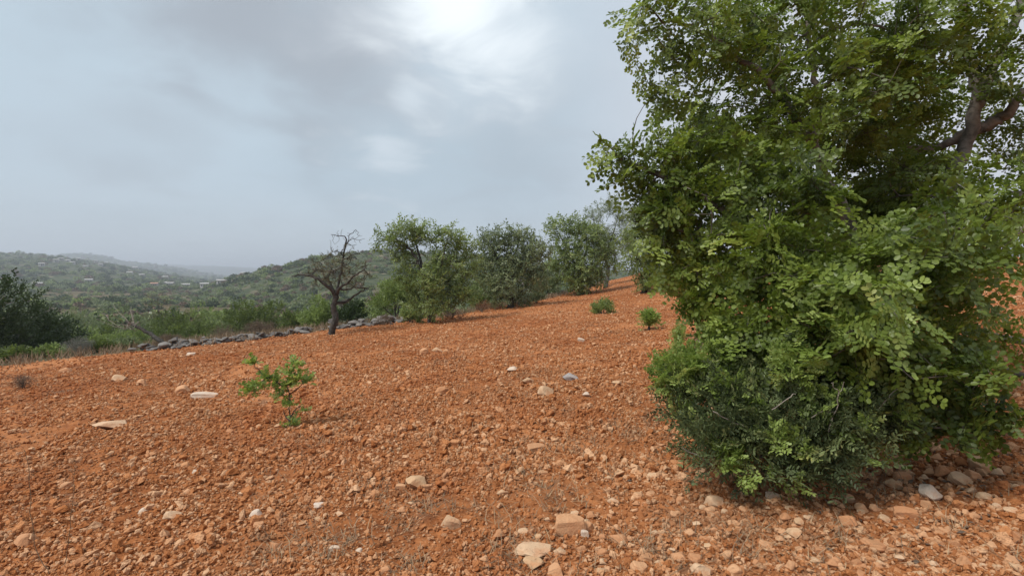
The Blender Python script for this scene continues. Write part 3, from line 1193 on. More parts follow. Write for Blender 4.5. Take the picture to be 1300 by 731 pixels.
def house(px, py, w_px, label, group=None):
    p = hit(px, py + 1.5, all_surf)
    w = w_px * p.y / FPX
    w = min(max(w * .8, 5), 20)
    root = empty('house', p)
    wv, wt, rv, rq = house_parts(w, w * .55, min(max(w * .32, 2.8), 6), True, False)
    link('wall', mesh_np('wall', wv, tris=wt, mat='housewall'), root)
    link('roof', mesh_np('roof', rv, quads=rq, mat='tile' if 'tan roof' in label else 'housewall'), root)
    b = -w * .275 - .05
    for k, t in enumerate((-.3, .3)):
        x0, x1 = w * (t - .06), w * (t + .06)
        link('window', mesh_np('window', [(x0, b, 1), (x1, b, 1), (x1, b, 2.2), (x0, b, 2.2)], quads=[(0, 1, 2, 3)], mat='glass'), root)
    link('door', mesh_np('door', [(-.5, b, 0), (.5, b, 0), (.5, b, 2.1), (-.5, b, 2.1)], quads=[(0, 1, 2, 3)], mat='bark_d'), root)
    root.rotation_euler.z = math.atan2(-p.x, p.y) * .6 + random.uniform(-.3, .3)
    tag(root, label, 'house', group)


for px, py, w, lb in HOUSES:
    house(px, py, w, lb)
for px, py in VILL:
    house(px, py, random.uniform(2, 3.2), 'faint white village house along the crest of the hazy ridge', 'village houses on the ridge')

# ------------------------------------------------------------------ shrubs and bushes
SPR_S = [simple_spray(i, 14, .34, .085, .046) for i in range(5)]
SPR_FINE = [simple_spray(20 + i, 18, .36, .055, .026) for i in range(5)]
SPR_DRY = [simple_spray(40 + i, 12, .34, .06, .010, 1.0, .7) for i in range(5)]


def sprays(templ, pos, out, dirs, scale, var, up=0.5, jit=0.55):
    n = len(pos)
    ups = out * .8 + np.array([0, 0, up]) + rng.normal(0, jit, (n, 3))
    dd = dirs + rng.normal(0, .35, (n, 3)) + out * .25
    return place(templ, pos, frames(dd, ups), np.full(n, 1.0) * scale * rng.uniform(.8, 1.25, n), var)


def bush(name, label, cat, base, w, h, mat, n, templ=SPR_S, scale=1.0, depth=None, group=None, stem='bark_d', nl=9, lift=0.1):
    root = empty(name, base)
    dp = depth or w
    lum = []
    for i in range(nl):
        a = rng.uniform(0, 6.28)
        rr_ = math.sqrt(rng.uniform(0, 1)) * .6
        x, y = math.cos(a) * rr_ * w / 2, math.sin(a) * rr_ * dp / 2
        hh = h * (1 - .55 * rr_ ** 1.5)
        r = min(w, h) * rng.uniform(.2, .32)
        lum.append(((x, y, max(r * .6 + lift * h, hh * rng.uniform(.45, 1.0) - r * .6)), r))
    lum.append(((0, 0, h - .24 * min(w, h)), .24 * min(w, h)))
    p, u = in_lumps(lum, n)
    p[:, 2] = np.maximum(p[:, 2], .03)
    out = u * .6 + p / (np.linalg.norm(p, axis=1, keepdims=True) + 1e-6) * .6
    dirs = out + np.array([0, 0, .4])
    lumpvar = rng.uniform(.15, .85, n) * .6 + .4 * np.clip(.5 + .6 * fbm(p[:, 0] / (w * .2), p[:, 1] / (w * .2) + p[:, 2] / (w * .2), 2, int(w * 100) % 97), 0, 1)
    V, Q, A = sprays(templ, p - dirs * .12 * scale, out, dirs, scale, lumpvar)
    f = link('foliage', mesh_np('foliage', V, Q, mat=mat, var=A), root)
    ch = []
    for c, r in lum[:7]:
        P = bend([(rng.normal(0, .03), rng.normal(0, .03), -.08), (c[0] * .4, c[1] * .4, c[2] * .5), c], 4, .01 * h)
        ch.append((P, np.linspace(.018 * h + .006, .004, len(P))))
    V, Q = tubes(ch)
    link('stem', mesh_np('stem', V, Q, mat=stem, sm=True), root)
    return tag(root, label, cat, group)


def bush_px(name, label, cat, px, d, wpx, top, mat, n, scale=1.0, templ=SPR_S, **kw):
    x = (px - W0 / 2) / FPX * d
    z = h1(x, d)
    h = at(px, top, d).z - z
    return bush(name, label, cat, (x, d, z), wpx * d / FPX, max(h, .25), mat, n, templ, scale, **kw)


BUSHES = [
    ('evergreen_bush', 'tall dark evergreen bush at the low corner of the field', -8, 17.5, 150, 345, 'dark', 900, 1.2),
    ('evergreen_bush', 'rounded dark bush leaning against the tall evergreen one', 62, 20, 80, 398, 'dark', 600, 1.1),
    ('evergreen_bush', 'dark bush on the valley slope behind the rounded dark one', 50, 29, 80, 384, 'dark', 600, 1.2),
    ('green_bush', 'mid green bush with loose crown below the field corner', 103, 25, 62, 408, 'tree_a', 420, 1.1),
    ('green_bush', 'yellow green bush in front of the valley trees', 135, 31, 70, 408, 'fresh', 420, 1.2),
    ('green_bush', 'low olive green bush between the stone wall and the field corner', 138, 20, 60, 436, 'fresh', 320, .9),
    ('olive_bush', 'grey green bush behind the fallen trunk', 178, 36, 70, 398, 'tree_b', 420, 1.2),
    ('green_bush', 'olive brown bush right of the fallen trunk', 222, 33, 66, 388, 'fresh', 420, 1.2),
    ('russet_tree', 'thin russet tree with hardly any green in the valley', 202, 58, 62, 364, 'russet', 420, 1.3),
    ('green_bush', 'leafy green bush behind the middle of the stone wall', 252, 30, 60, 402, 'fresh', 420, 1.1),
    ('fig_tree', 'bright green spreading fig tree beyond the stone wall', 303, 33, 68, 378, 'fresh', 520, 1.3),
    ('fig_tree', 'smaller bright green fig tree next to the spreading one', 348, 34, 44, 381, 'fresh', 320, 1.3),
    ('dry_bush', 'brown leafless bush overhanging the stone wall', 328, 19.5, 44, 409, 'dryleaf', 320, 1.0),
    ('dry_bush', 'dull brown bush behind the wall under the fig trees', 282, 25, 56, 410, 'dryleaf', 320, 1.1),
    ('green_bush', 'pale green bush left of the almond tree', 372, 25, 54, 392, 'fresh', 420, 1.0),
    ('green_bush', 'round dark green bush close behind the almond tree', 403, 22.5, 48, 374, 'tree_a', 520, 1.0),
    ('evergreen_bush', 'blackish bush right behind the almond trunk', 447, 21.5, 50, 382, 'dark', 420, 1.0),
    ('green_bush', 'dense green bush filling the gap left of the leaning grove tree', 503, 21, 84, 350, 'tree_a', 700, 1.0),
    ('dry_bush', 'grey brown dry bush at the start of the stone wall', 210, 17.2, 46, 428, 'dryleaf', 320, .8),
    ('grey_bush', 'pale grey woody bush on the bare corner of the field', 98, 15.6, 34, 430, 'greyleaf', 260, .8),
    ('green_bush', 'hazy green bush farther down the valley behind the yellow green one', 100, 45, 90, 392, 'tree_b', 420, 1.4),
    ('green_bush', 'green bush joining the first and second grove trees', 606, 24, 44, 345, 'tree_a', 420, 1.1),
    ('green_bush', 'airy green bush joining the second and third grove trees', 697, 31, 40, 330, 'tree_b', 420, 1.4),
    ('green_bush', 'wide olive bush hiding the valley left of the fig trees', 232, 26, 90, 408, 'fresh', 420, 1.1),
    ('green_bush', 'low leafy bush beside the yellow green one', 170, 27, 70, 415, 'tree_a', 420, 1.1),
    ('green_bush', 'knee high green bush under the tall dark evergreen', 22, 15.3, 60, 442, 'fresh', 300, .8),
    ('green_bush', 'low green bush left of the pale grey woody bush', 66, 15.6, 46, 440, 'tree_a', 300, .8),
    ('green_bush', 'low green bush right of the pale grey woody bush', 128, 16.2, 42, 434, 'fresh', 300, .8),
    ('green_bush', 'tiny dull green bush at the broken start of the stone wall', 160, 16.8, 34, 434, 'tree_b', 240, .8),
    ('green_bush', 'broad green bush in the valley between fig trees and russet tree', 255, 46, 80, 384, 'tree_a', 420, 1.3),
]
for nm, lb, px, d, w, top, mat, n, sc in BUSHES:
    dry = mat in ('dryleaf', 'greyleaf', 'russet')
    bush_px(nm, lb, nm.split('_')[1], px, d, w, top, mat, n if not dry else int(n * 1.6), sc, SPR_DRY if dry else SPR_S)

# low shrubs under the grove and on the field
LOW = [('dry_bush', 'low russet shrub at the foot of the second grove tree', 612, 397, 44, 13, 'russet'), ('dry_bush', 'russet dry shrub between second and third grove trees', 655, 388, 40, 13, 'russet'),
       ('dry_bush', 'brown dry shrub along the field edge right of the leaning tree', 575, 405, 36, 12, 'dryleaf'), ('green_bush', 'grey green shrub under the third grove tree', 682, 385, 24, 20, 'tree_b'),
       ('green_bush', 'low green shrub at the foot of the leaning grove tree', 520, 411, 44, 16, 'tree_a'), ('dry_bush', 'straw coloured shrub left of the leaning grove tree', 490, 412, 26, 10, 'dryleaf'),
       ('field_bush', 'small round green bush alone on the upper field', 766, 399, 34, 18, 'tree_a'),
       ('field_bush', 'upright light green plant at the far edge of the carob skirt', 824, 420, 10, 20, 'sprout'),
       ('field_bush', 'leafy green plant rooted between carob and upright plant', 862, 432, 24, 20, 'sprout'),
       ('grey_bush', 'grey dry shrublet against the carob foliage', 884, 448, 34, 24, 'greyleaf'),
       ('field_bush', 'sprawling green seedling left of the mastic shrub', 850, 492, 22, 26, 'sprout'),
       ('dry_bush', 'faint dry weed on bare soil by the field corner', 30, 493, 26, 16, 'dryleaf')]
for nm, lb, px, py, w, h, mat in LOW:
    p = hit(px, py)
    k = p.y / FPX
    fine = p.y < 11
    dry = mat in ('dryleaf', 'greyleaf', 'russet')
    bush(nm, lb, 'bush', (p.x, p.y, h1(p.x, p.y)), w * k, h * k, mat, 140 if not dry else 200, SPR_DRY if dry else (SPR_FINE if fine else SPR_S), .45 if fine else .8, lift=.02, nl=7)

# ------------------------------------------------------------------ grove trees


def px_r(rpx, d):
    return rpx * d / FPX


def mid_tree(name, label, cat, base_px, limbs_px, lumps_px, mat, n, scale=1.0, templ=SPR_S, bark='bark_d', r0=.12, tip=.005, crown_name='crown', group=None, bare=None):
    b = hit(*base_px)
    d = b.y
    root = empty(name, (b.x, b.y, h1(b.x, b.y) - .05))
    L = []
    for k, (pts, ra, rb) in enumerate(limbs_px):
        P = [np.array(at(px, py, d + dd)) for px, py, dd in pts]
        if k == 0:
            P[0] = np.array(root.location)
        L.append((bend(P, 5, .018), ra, rb))
    lum = [(tuple(at(px, py, d + dd)), px_r(r, d)) for px, py, r, dd in lumps_px]
    p, u = in_lumps(lum, n, .15)
    tg = p
    if bare:
        bp, _ = in_lumps([(tuple(at(px, py, d + dd)), px_r(r, d)) for px, py, r, dd in bare[0]], bare[1], .1)
        tg = np.concatenate([p, bp])
    lc, tw, dirs = grow(L, tg, tip, 2.2)
    dirs = dirs[:n]
    V, Q = tubes(lc, wob=.08)
    tr = link('trunk', mesh_np('trunk', local(V, root), Q, mat=bark, sm=True), root)
    V, Q = tubes(tw)
    link('branches', mesh_np('branches', local(V, root), Q, mat=bark, sm=True), root)
    ctr = np.mean([c for c, r in lum], axis=0)
    out = u * .6 + (p - ctr) / (np.linalg.norm(p - ctr, axis=1, keepdims=True) + 1e-6) * .6
    pos = p - dirs * .15 * scale
    var = .35 * rng.uniform(0, 1, n) + .65 * np.clip(.5 + .7 * fbm(p[:, 0] * 1.3, p[:, 1] * 1.3 + p[:, 2] * 1.7, 2, 19), 0, 1)
    V, Q, A = sprays(templ, pos, out, dirs, scale, var)
    link(crown_name, mesh_np(crown_name, local(V, root), Q, mat=mat, var=A), root)
    return tag(root, label, cat, group)


# sparse almond tree on the field edge
mid_tree('almond_tree', 'sparse brownish almond tree with crooked trunk and bare twigs on top', 'tree', (420, 425),
         [([(420, 425, 0), (425, 405, 0), (424, 388, 0), (427, 372, 0)], .115, .085),
          ([(426, 378, 0), (415, 362, -.2), (398, 352, -.3), (385, 349, -.3), (370, 350, -.3)], .07, .014),
          ([(426, 384, 0), (440, 382, .3), (455, 372, .4), (468, 366, .4)], .06, .015),
          ([(426, 374, 0), (432, 350, .2), (436, 325, .2), (440, 305, .1), (433, 300, 0), (420, 297, 0)], .045, .007),
          ([(427, 372, 0), (412, 350, .4), (408, 335, .5)], .05, .012),
          ([(428, 370, 0), (450, 350, -.3), (466, 340, -.4)], .05, .012),
          ([(437, 320, .2), (444, 300, .1), (452, 293, 0), (456, 300, 0)], .016, .005),
          ([(438, 312, .2), (448, 303, .1), (458, 308, 0)], .012, .005),
          ([(430, 368, 0), (450, 366, .2), (474, 364, .3)], .04, .01),
          ([(436, 325, .2), (425, 318, 0), (412, 330, 0)], .02, .006)],
         [(410, 345, 20, 0), (435, 335, 20, .2), (455, 350, 18, -.1), (430, 355, 22, .3), (400, 355, 12, 0), (462, 335, 10, 0), (440, 318, 10, .1), (420, 335, 16, -.4)],
         'almond', 330, .7, SPR_FINE, 'bark_d', tip=.0065,
         bare=([(440, 303, 16, .1), (424, 304, 12, 0), (455, 302, 9, 0), (400, 342, 20, 0), (382, 349, 9, -.3), (466, 345, 14, 0), (432, 340, 30, .2), (450, 325, 18, 0)], 240))
mid_tree('grove_tree', 'leaning green tree with airy lopsided crown, first tree of the grove', 'tree', (548, 411),
         [([(548, 411, 0), (546, 385, 0), (542, 360, 0), (534, 340, 0)], .15, .09), ([(535, 342, 0), (525, 322, 0), (505, 305, .1), (488, 300, .2)], .07, .015),
          ([(537, 345, 0), (530, 315, .3), (520, 292, .3)], .06, .012), ([(544, 365, 0), (560, 335, -.2), (568, 305, -.2)], .07, .012), ([(546, 375, 0), (575, 350, .2), (590, 330, .3)], .05, .012)],
         [(515, 297, 22, .2), (488, 302, 14, .2), (480, 315, 8, .2), (540, 298, 18, .2), (570, 306, 22, 0), (590, 312, 14, .2), (565, 335, 26, .2), (590, 345, 16, 0), (545, 352, 22, -.3), (575, 370, 22, .2), (520, 325, 12, .2),
          (555, 385, 20, -.2), (592, 375, 14, .2), (530, 385, 14, .1), (508, 322, 14, .2), (515, 348, 16, .1), (500, 310, 12, 0), (525, 365, 14, .2), (600, 330, 12, .2)], 'tree_a', 1550, 1.0)
mid_tree('grove_tree', 'round grey green tree, second of the grove', 'tree', (648, 391),
         [([(648, 391, 0), (646, 370, 0), (644, 350, 0)], .16, .11), ([(644, 352, 0), (630, 325, 0), (618, 305, .2)], .08, .014), ([(645, 350, 0), (655, 320, .3), (660, 300, .3)], .08, .014), ([(645, 356, 0), (672, 335, 0), (688, 325, 0)], .07, .014)],
         [(640, 302, 20, 0), (618, 308, 16, .2), (660, 303, 18, .2), (682, 318, 18, 0), (630, 330, 22, .2), (665, 335, 24, 0), (645, 360, 24, -.3), (620, 360, 16, .2), (682, 355, 16, .1), (660, 378, 14, 0), (632, 380, 12, 0), (608, 345, 12, .3)],
         'tree_b', 1450, 1.2)
mid_tree('grove_tree', 'dark based bushy tree, third of the grove', 'tree', (738, 374),
         [([(738, 374, 0), (737, 360, 0), (735, 345, 0)], .18, .12), ([(735, 347, 0), (722, 320, 0), (708, 295, .2)], .09, .016), ([(736, 345, 0), (745, 315, .3), (742, 290, .3)], .09, .016), ([(736, 350, 0), (765, 330, 0), (778, 318, 0)], .08, .016)],
         [(708, 290, 16, .2), (730, 288, 16, .2), (748, 300, 20, 0), (718, 315, 20, 0), (765, 315, 18, 0), (740, 330, 24, -.2), (705, 335, 12, .2), (730, 350, 20, -.3), (755, 352, 16, .2), (738, 362, 16, -.2), (778, 335, 14, 0)],
         'tree_a', 1400, 1.5)
mid_tree('olive_tree', 'pale wispy olive tree rising behind the grove', 'tree', (768, 366),
         [([(770, 366, 3), (772, 345, 3), (768, 325, 3)], .16, .10), ([(768, 326, 3), (758, 300, 3), (752, 270, 3)], .08, .012), ([(768, 326, 3), (778, 298, 3), (785, 272, 3)], .08, .012)],
         [(755, 272, 14, 3), (775, 262, 14, 3), (795, 275, 18, 3), (760, 295, 18, 3), (785, 300, 20, 3), (770, 320, 18, 3), (800, 310, 16, 3)],
         'tree_b', 900, 1.8, SPR_FINE)
mid_tree('grove_tree', 'dense dark green tree, fourth of the grove, behind the carob', 'tree', (818, 372),
         [([(818, 372, 0), (820, 360, 0), (822, 345, 0)], .16, .11), ([(822, 346, 0), (808, 325, 0), (800, 305, 0)], .08, .014), ([(822, 346, 0), (840, 320, 0), (850, 300, 0)], .08, .014)],
         [(805, 300, 18, 0), (830, 290, 22, 0), (860, 300, 24, 0), (812, 330, 22, -.2), (845, 335, 26, 0), (825, 355, 18, -.3), (875, 330, 24, .2), (855, 360, 18, 0), (880, 355, 16, 0)],
         'tree_a', 1200, 1.4)
mid_tree('grove_tree', 'tree standing on the slope hidden behind the carob crown', 'tree', (1010, 385),
         [([(1010, 385, 0), (1010, 365, 0), (1012, 345, 0)], .18, .11), ([(1012, 346, 0), (990, 315, 0), (980, 295, 0)], .08, .014), ([(1012, 346, 0), (1035, 315, 0), (1045, 295, 0)], .08, .014)],
         [(985, 300, 24, 0), (1015, 285, 26, 0), (1045, 300, 26, 0), (990, 335, 24, 0), (1030, 335, 28, 0), (1060, 340, 20, 0), (960, 325, 18, 0)],
         'tree_b', 600, 1.2)

# leaning dead trunk by the wall
b0 = hit(216, 441)
dt = empty('dead_tree', b0)
d = b0.y
ch = []
P = bend([at(218, 443, d), at(200, 430, d), at(182, 419, d + .2), at(160, 408, d + .3)], 5, .015)
ch.append((P, np.linspace(.085, .035, len(P))))
V, Q = tubes(ch, wob=.1)
link('trunk', mesh_np('trunk', local(V, dt), Q, mat='bark_d', sm=True), dt)
for k in range(11):
    a, e_ = rng.uniform(155, 190), rng.uniform(398, 420)
    s_ = at(165 + rng.uniform(-4, 14), 411 + rng.uniform(-3, 4), d + .2)
    P = bend([s_, at((a + 165) / 2 - 6, e_ + 2, d + rng.normal(0, .4)), at(a - 22 + rng.uniform(-8, 8), e_ - 14 + rng.uniform(-9, 9), d + rng.normal(0, .6))], 4, .03)
    V, Q = tubes([(P, np.linspace(.014, .005, len(P)))])
    link('branch', mesh_np('branch', local(V, dt), Q, mat='twig', sm=True), dt)
tag(dt, 'dead tree fallen slantwise over the stone wall, bare grey branches', 'tree')

# ------------------------------------------------------------------ the big carob tree
CB = Vector((3.05, 4.2, h1(3.05, 4.2) - .05))
carob = empty('carob_tree', CB)
fork = (3.15, 4.25, CB.z + 1.0)
A_ = lambda px, py, d: tuple(at(px, py, d))
LIMBS = [([tuple(CB), (3.08, 4.18, CB.z + .5), fork], .24, .19),
         ([fork, A_(1170, 300, 4.35), A_(1208, 225, 4.45), A_(1240, 135, 4.5), A_(1228, 50, 4.5), A_(1222, -40, 4.5), A_(1200, -170, 4.6)], .08, .022),
         ([A_(1238, 140, 4.5), A_(1262, 80, 4.5), A_(1292, 15, 4.5), A_(1340, -90, 4.7)], .06, .02),
         ([A_(1236, 165, 4.5), A_(1200, 182, 4.6), A_(1160, 188, 4.7), A_(1110, 170, 4.9)], .05, .02),
         ([A_(1240, 165, 4.5), A_(1272, 150, 4.4), A_(1300, 120, 4.3), A_(1370, 70, 4.2)], .06, .02),
         ([fork, A_(1085, 310, 4.3), A_(1040, 205, 4.2), A_(995, 130, 4.1), A_(940, 75, 4.05), A_(860, 25, 4.0)], .062, .012),
         ([A_(1035, 195, 4.2), A_(1038, 130, 4.25), A_(1030, 60, 4.3), A_(1005, -60, 4.5)], .038, .012),
         ([fork, A_(1010, 330, 4.1), A_(930, 275, 3.95), A_(860, 232, 3.9), A_(790, 205, 3.9)], .07, .012),
         ([fork, (3.25, 3.7, 1.5), (3.35, 3.2, 1.8), (3.5, 3.0, 2.2)], .035, .012),
         ([fork, (3.3, 5.2, 2.0), (3.4, 6.0, 3.1)], .10, .025),
         ([fork, (4.1, 4.3, 1.9), (5.2, 4.2, 2.8)], .09, .025),
         ([fork, (2.6, 3.7, 1.1), (2.2, 3.4, 1.25)], .05, .012),
         ([fork, (3.3, 3.5, 1.0), (3.5, 2.95, .9)], .05, .012),
         ([fork, (3.9, 3.7, 1.1), (4.2, 3.3, .9)], .05, .012)]
LIMBS = [(bend(P, 6, .012), a, b_) for P, a, b_ in LIMBS]
LP = [(815, 25, 4.0, .26), (800, 70, 4.0, .14), (850, 105, 4.0, .30), (905, 40, 4.0, .42), (955, 115, 4.1, .42), (772, 195, 3.9, .13), (800, 215, 3.9, .18), (835, 205, 3.9, .26), (850, 235, 3.9, .3), (885, 175, 4.0, .3),
      (815, 270, 3.9, .25), (880, 275, 3.9, .42), (848, 325, 3.9, .30), (905, 350, 3.8, .36), (940, 225, 3.9, .4), (965, 330, 3.6, .42), (930, 405, 3.6, .32), (1000, 30, 4.2, .5), (1030, 115, 4.4, .4), (1085, 45, 4.3, .5),
      (1000, 240, 3.7, .34), (1020, 330, 3.3, .36), (1110, 395, 2.8, .26), (1060, 400, 3.1, .34), (1180, 320, 3.0, .36), (1060, 470, 3.2, .32), (1200, 480, 3.0, .30), (1235, 425, 3.3, .24), (1150, 520, 3.1, .28), (1240, 520, 3.0, .24),
      (960, 450, 3.5, .32), (905, 430, 3.7, .22), (1150, 70, 4.3, .45), (1115, 140, 4.6, .42), (1180, 120, 5.1, .5), (1285, 90, 4.2, .34), (1270, 240, 3.7, .34), (1170, 250, 5.2, .5), (1230, 320, 3.4, .34), (1290, 30, 3.9, .35),
      (1130, 200, 5.4, .5), (1070, 170, 5.2, .5), (960, 60, 4.9, .5), (1200, 20, 3.9, .35), (1110, 450, 3.0, .3), (1010, 420, 3.4, .36), (1150, 340, 3.4, .3), (1200, 380, 3.1, .24), (1100, 262, 5.0, .42), (1085, 310, 4.7, .36), (1130, 300, 5.0, .36), (1280, 160, 4.6, .4),
      (1030, 245, 3.8, .22), (1110, 90, 3.9, .34), (1050, 150, 3.9, .26), (1150, 210, 4.3, .24), (1275, 270, 4.0, .2), (985, 175, 3.9, .26)]
LUMPS = [(A_(px, py, d), r) for px, py, d, r in LP]
for k in range(10):       # the part of the crown above and beyond the frame
    u = unit(1)[0]
    c = np.array([3.5, 4.7, 3.1]) + u * np.array([2.1, 2.1, 2.1]) * rng.uniform(.55, 1)
    if c[2] > 3.3 or c[0] > 4.6 or (c[1] > 5.2 and c[2] > 1.4):
        LUMPS.append((tuple(c), rng.uniform(.35, .55)))
NS = 4700
tp, tu = in_lumps(LUMPS, NS, .3)
# keep the outline of this lopsided crown
c_, s_ = math.cos(PITCH), math.sin(PITCH)
rel = tp - np.array([0, 0, EYE])
fw = rel[:, 1] * c_ - rel[:, 2] * s_
ppx = rel[:, 0] / fw * FPX + W0 / 2
ppy = H0 / 2 - (rel[:, 1] * s_ + rel[:, 2] * c_) / fw * FPX
lim = np.interp(ppy, [0, 60, 110, 140, 165, 190, 230, 270, 300, 370, 400, 440, 480], [780, 795, 795, 845, 810, 757, 768, 800, 820, 845, 880, 895, 900])
ok = (ppx > lim) & (tp[:, 2] > H(tp[:, 0], tp[:, 1]) + .06) & (fw > 2.45) & ~((ppy < 230) & (rng.uniform(0, 1, NS) < .40))
tp, tu, ppx, ppy = tp[ok], tu[ok], ppx[ok], ppy[ok]
NS = len(tp)
lc, tw, dirs = grow(LIMBS, tp, .0028, 2.35)
big = [c for c in lc]
V, Q = tubes(big[:1] + big[1:], sides_of=lambda r: 10 if r > .05 else 7, wob=.06)
link('trunk', mesh_np('trunk', local(V, carob), Q, mat='bark', sm=True), carob)
V, Q = tubes(tw)
o = link('twigs', mesh_np('twigs', local(V, carob), Q, mat='bark', sm=True), carob)
o['kind'] = 'stuff'
CS = [carob_spray(60 + i) for i in range(7)]
ctr = np.array([3.3, 4.5, 2.2])
outw = tu * .55 + (tp - ctr) / np.linalg.norm(tp - ctr, axis=1, keepdims=True) * .7
ups = outw * .75 + np.array([0, 0, .55]) + rng.normal(0, .45, (NS, 3))
dd = dirs + rng.normal(0, .3, (NS, 3)) + outw * .35 - np.array([0, 0, .1])
RF = frames(dd, ups)
pos = tp - RF[:, :, 0] * .12
scl = rng.uniform(.52, .90, NS)
var = .45 * rng.uniform(0, 1, NS) ** 1.3 + .55 * np.clip(.42 + .8 * fbm(tp[:, 0] * 1.6, tp[:, 1] * 1.6 + tp[:, 2] * 2.1, 2, 5), 0, 1)
cd = np.linalg.norm(tp - np.array([0, 0, EYE]), axis=1)
vis = (ppx < 1310) & (ppy > -10)
order = np.argsort(np.where(vis, cd, 99))
near, rest = order[:50], order[50:]
V, Q, A = place(CS, pos[rest], RF[rest], scl[rest], var[rest])
o = link('crown', mesh_np('crown', local(V, carob), Q, mat='carob', var=A), carob)
o['kind'] = 'stuff'
LEAF = []
for i in range(5):
    v, q = compound_leaf(random.Random(900 + i), 4)
    LEAF.append(mesh_np('leaf', v, q, mat='carob1'))
n_leaf = 0
for i in near:
    for R, p in CS[i % 7][2]:
        if n_leaf >= 300:
            break
        M = Matrix((RF[i] @ R).tolist()).to_4x4()
        M = Matrix.Translation(Vector(RF[i] @ p * scl[i] + pos[i]) - CB) @ M @ Matrix.Scale(scl[i], 4)
        o = link('leaf', LEAF[n_leaf % 5], carob)
        o.matrix_local = M
        n_leaf += 1
tag(carob, 'big carob tree with glossy green crown sweeping down to the ground', 'tree')

# ------------------------------------------------------------------ mastic shrub at its foot
p = hit(1000, 600)
MB = Vector((p.x + .05, p.y + .35, 0))
MB.z = h1(MB.x, MB.y)
mastic = empty('mastic_shrub', MB)
ML = [(A_(880, 500, 3.5), .22), (A_(925, 520, 3.25), .26), (A_(990, 520, 3.1), .26), (A_(1030, 560, 2.95), .20), (A_(960, 565, 3.0), .2), (A_(1070, 530, 3.0), .24), (A_(1035, 500, 3.2), .24),
      (A_(905, 560, 3.1), .18), (A_(1110, 540, 3.05), .18), (A_(1000, 590, 2.95), .14), (A_(1050, 590, 2.95), .14), (A_(950, 480, 3.4), .22)]
mp, mu = in_lumps(ML, 1150, .4)
mp[:, 2] = np.maximum(mp[:, 2], H(mp[:, 0], mp[:, 1]) + .02)
MS = [carob_spray(200 + i, 5, .16, L=.07, ll=.03, lw=.0105, rachis=False) for i in range(6)]
mo = mu * .6 + (mp - np.array(MB)) * .5
dd = mo + np.array([0, 0, .5])
V, Q, A = sprays(MS, mp - .06 * dd, mo, dd, 1.0, rng.uniform(.0, 1, len(mp)), jit=.5)
o = link('foliage', mesh_np('foliage', local(V, mastic), Q, mat='mastic', var=A), mastic)
o['kind'] = 'stuff'
# fresh shoots on it
SPL = [(A_(865, 470, 3.5), .16), (A_(905, 455, 3.5), .14), (A_(935, 500, 3.2), .10), (A_(1045, 515, 2.95), .08), (A_(1005, 470, 3.0), .10), (A_(975, 555, 2.9), .06), (A_(1000, 575, 2.85), .06), (A_(925, 580, 3.0), .07), (A_(1075, 570, 2.85), .05), (A_(1085, 545, 2.85), .05), (A_(850, 480, 3.6), .10), (A_(900, 485, 3.4), .10),
       (A_(870, 535, 3.3), .07), (A_(1110, 580, 2.95), .05), (A_(1130, 520, 2.9), .06), (A_(940, 595, 2.9), .05), (A_(1000, 605, 2.85), .05)]
sp, su = in_lumps(SPL, 330, .2)
SS = [carob_spray(230 + i, 6, .09, L=.075, ll=.032, lw=.017, rachis=False) for i in range(5)]
V, Q, A = sprays(SS, sp, su + np.array([0, -.3, .3]), su * .9 + np.array([0, -.3, .6]), .75, rng.uniform(.2, 1, len(sp)))
link('fresh_shoots', mesh_np('fresh_shoots', local(V, mastic), Q, mat='sprout', var=A), mastic)
ch = []
for c, r in ML:
    P = bend([tuple(MB + Vector((rng.normal(0, .08), rng.normal(0, .05), -.05))), np.array(MB) * .5 + np.array(c) * .5 + np.array([0, 0, .05]), c], 4, .01)
    ch.append((P, np.linspace(.012, .003, len(P))))
V, Q = tubes(ch)
link('stem', mesh_np('stem', local(V, mastic), Q, mat='bark_d', sm=True), mastic)
DEAD = [[(1052, 548), (1060, 520), (1066, 498), (1072, 486)], [(1066, 500), (1060, 492), (1054, 486)], [(1112, 520), (1128, 505), (1142, 488), (1147, 478)], [(905, 522), (925, 532), (945, 540), (955, 552)],
        [(866, 568), (885, 578), (905, 592), (918, 606)], [(980, 520), (1000, 505), (1010, 500)], [(1030, 530), (1045, 522), (1060, 524)]]
for q in DEAD:
    P = bend([at(a, b_, 2.82 + .12 * (a < 960)) for a, b_ in q], 4, .004)
    V, Q = tubes([(P, np.linspace(.0042, .002, len(P)))])
    link('dead_twig', mesh_np('dead_twig', local(V, mastic), Q, mat='twig', sm=True), mastic)
tag(mastic, 'low dark mastic shrub with bleached twigs and fresh shoots under the carob', 'shrub')

# ------------------------------------------------------------------ young carob sapling on the field
b0 = hit(368, 546)
SB = Vector((b0.x, b0.y, h1(b0.x, b0.y) - .02))
sap = empty('carob_sapling', SB)
d = SB.y
SK = [[(368, 548), (368, 525), (367, 500), (364, 485), (372, 470), (375, 458)], [(366, 497), (352, 485), (338, 480), (322, 492), (312, 497)], [(340, 481), (330, 472), (322, 460)], [(367, 502), (380, 490), (393, 482)],
      [(368, 508), (356, 498), (348, 490)], [(368, 530), (375, 520), (385, 512)], [(368, 535), (362, 527), (360, 520)]]
ch = []
for q in SK:
    P = bend([at(a, b_, d + rng.normal(0, .04)) for a, b_ in q], 4, .004)
    ch.append((P, np.linspace(.009, .003, len(P))))
ch[0][0][0] = np.array(SB)
V, Q = tubes(ch)
link('stem', mesh_np('stem', local(V, sap), Q, mat='bark_d', sm=True), sap)
SLF = [mesh_np('leaf', *compound_leaf(random.Random(700 + i), 4, L=.13, ll=.045, lw=.03), mat='sapling') for i in range(4)]
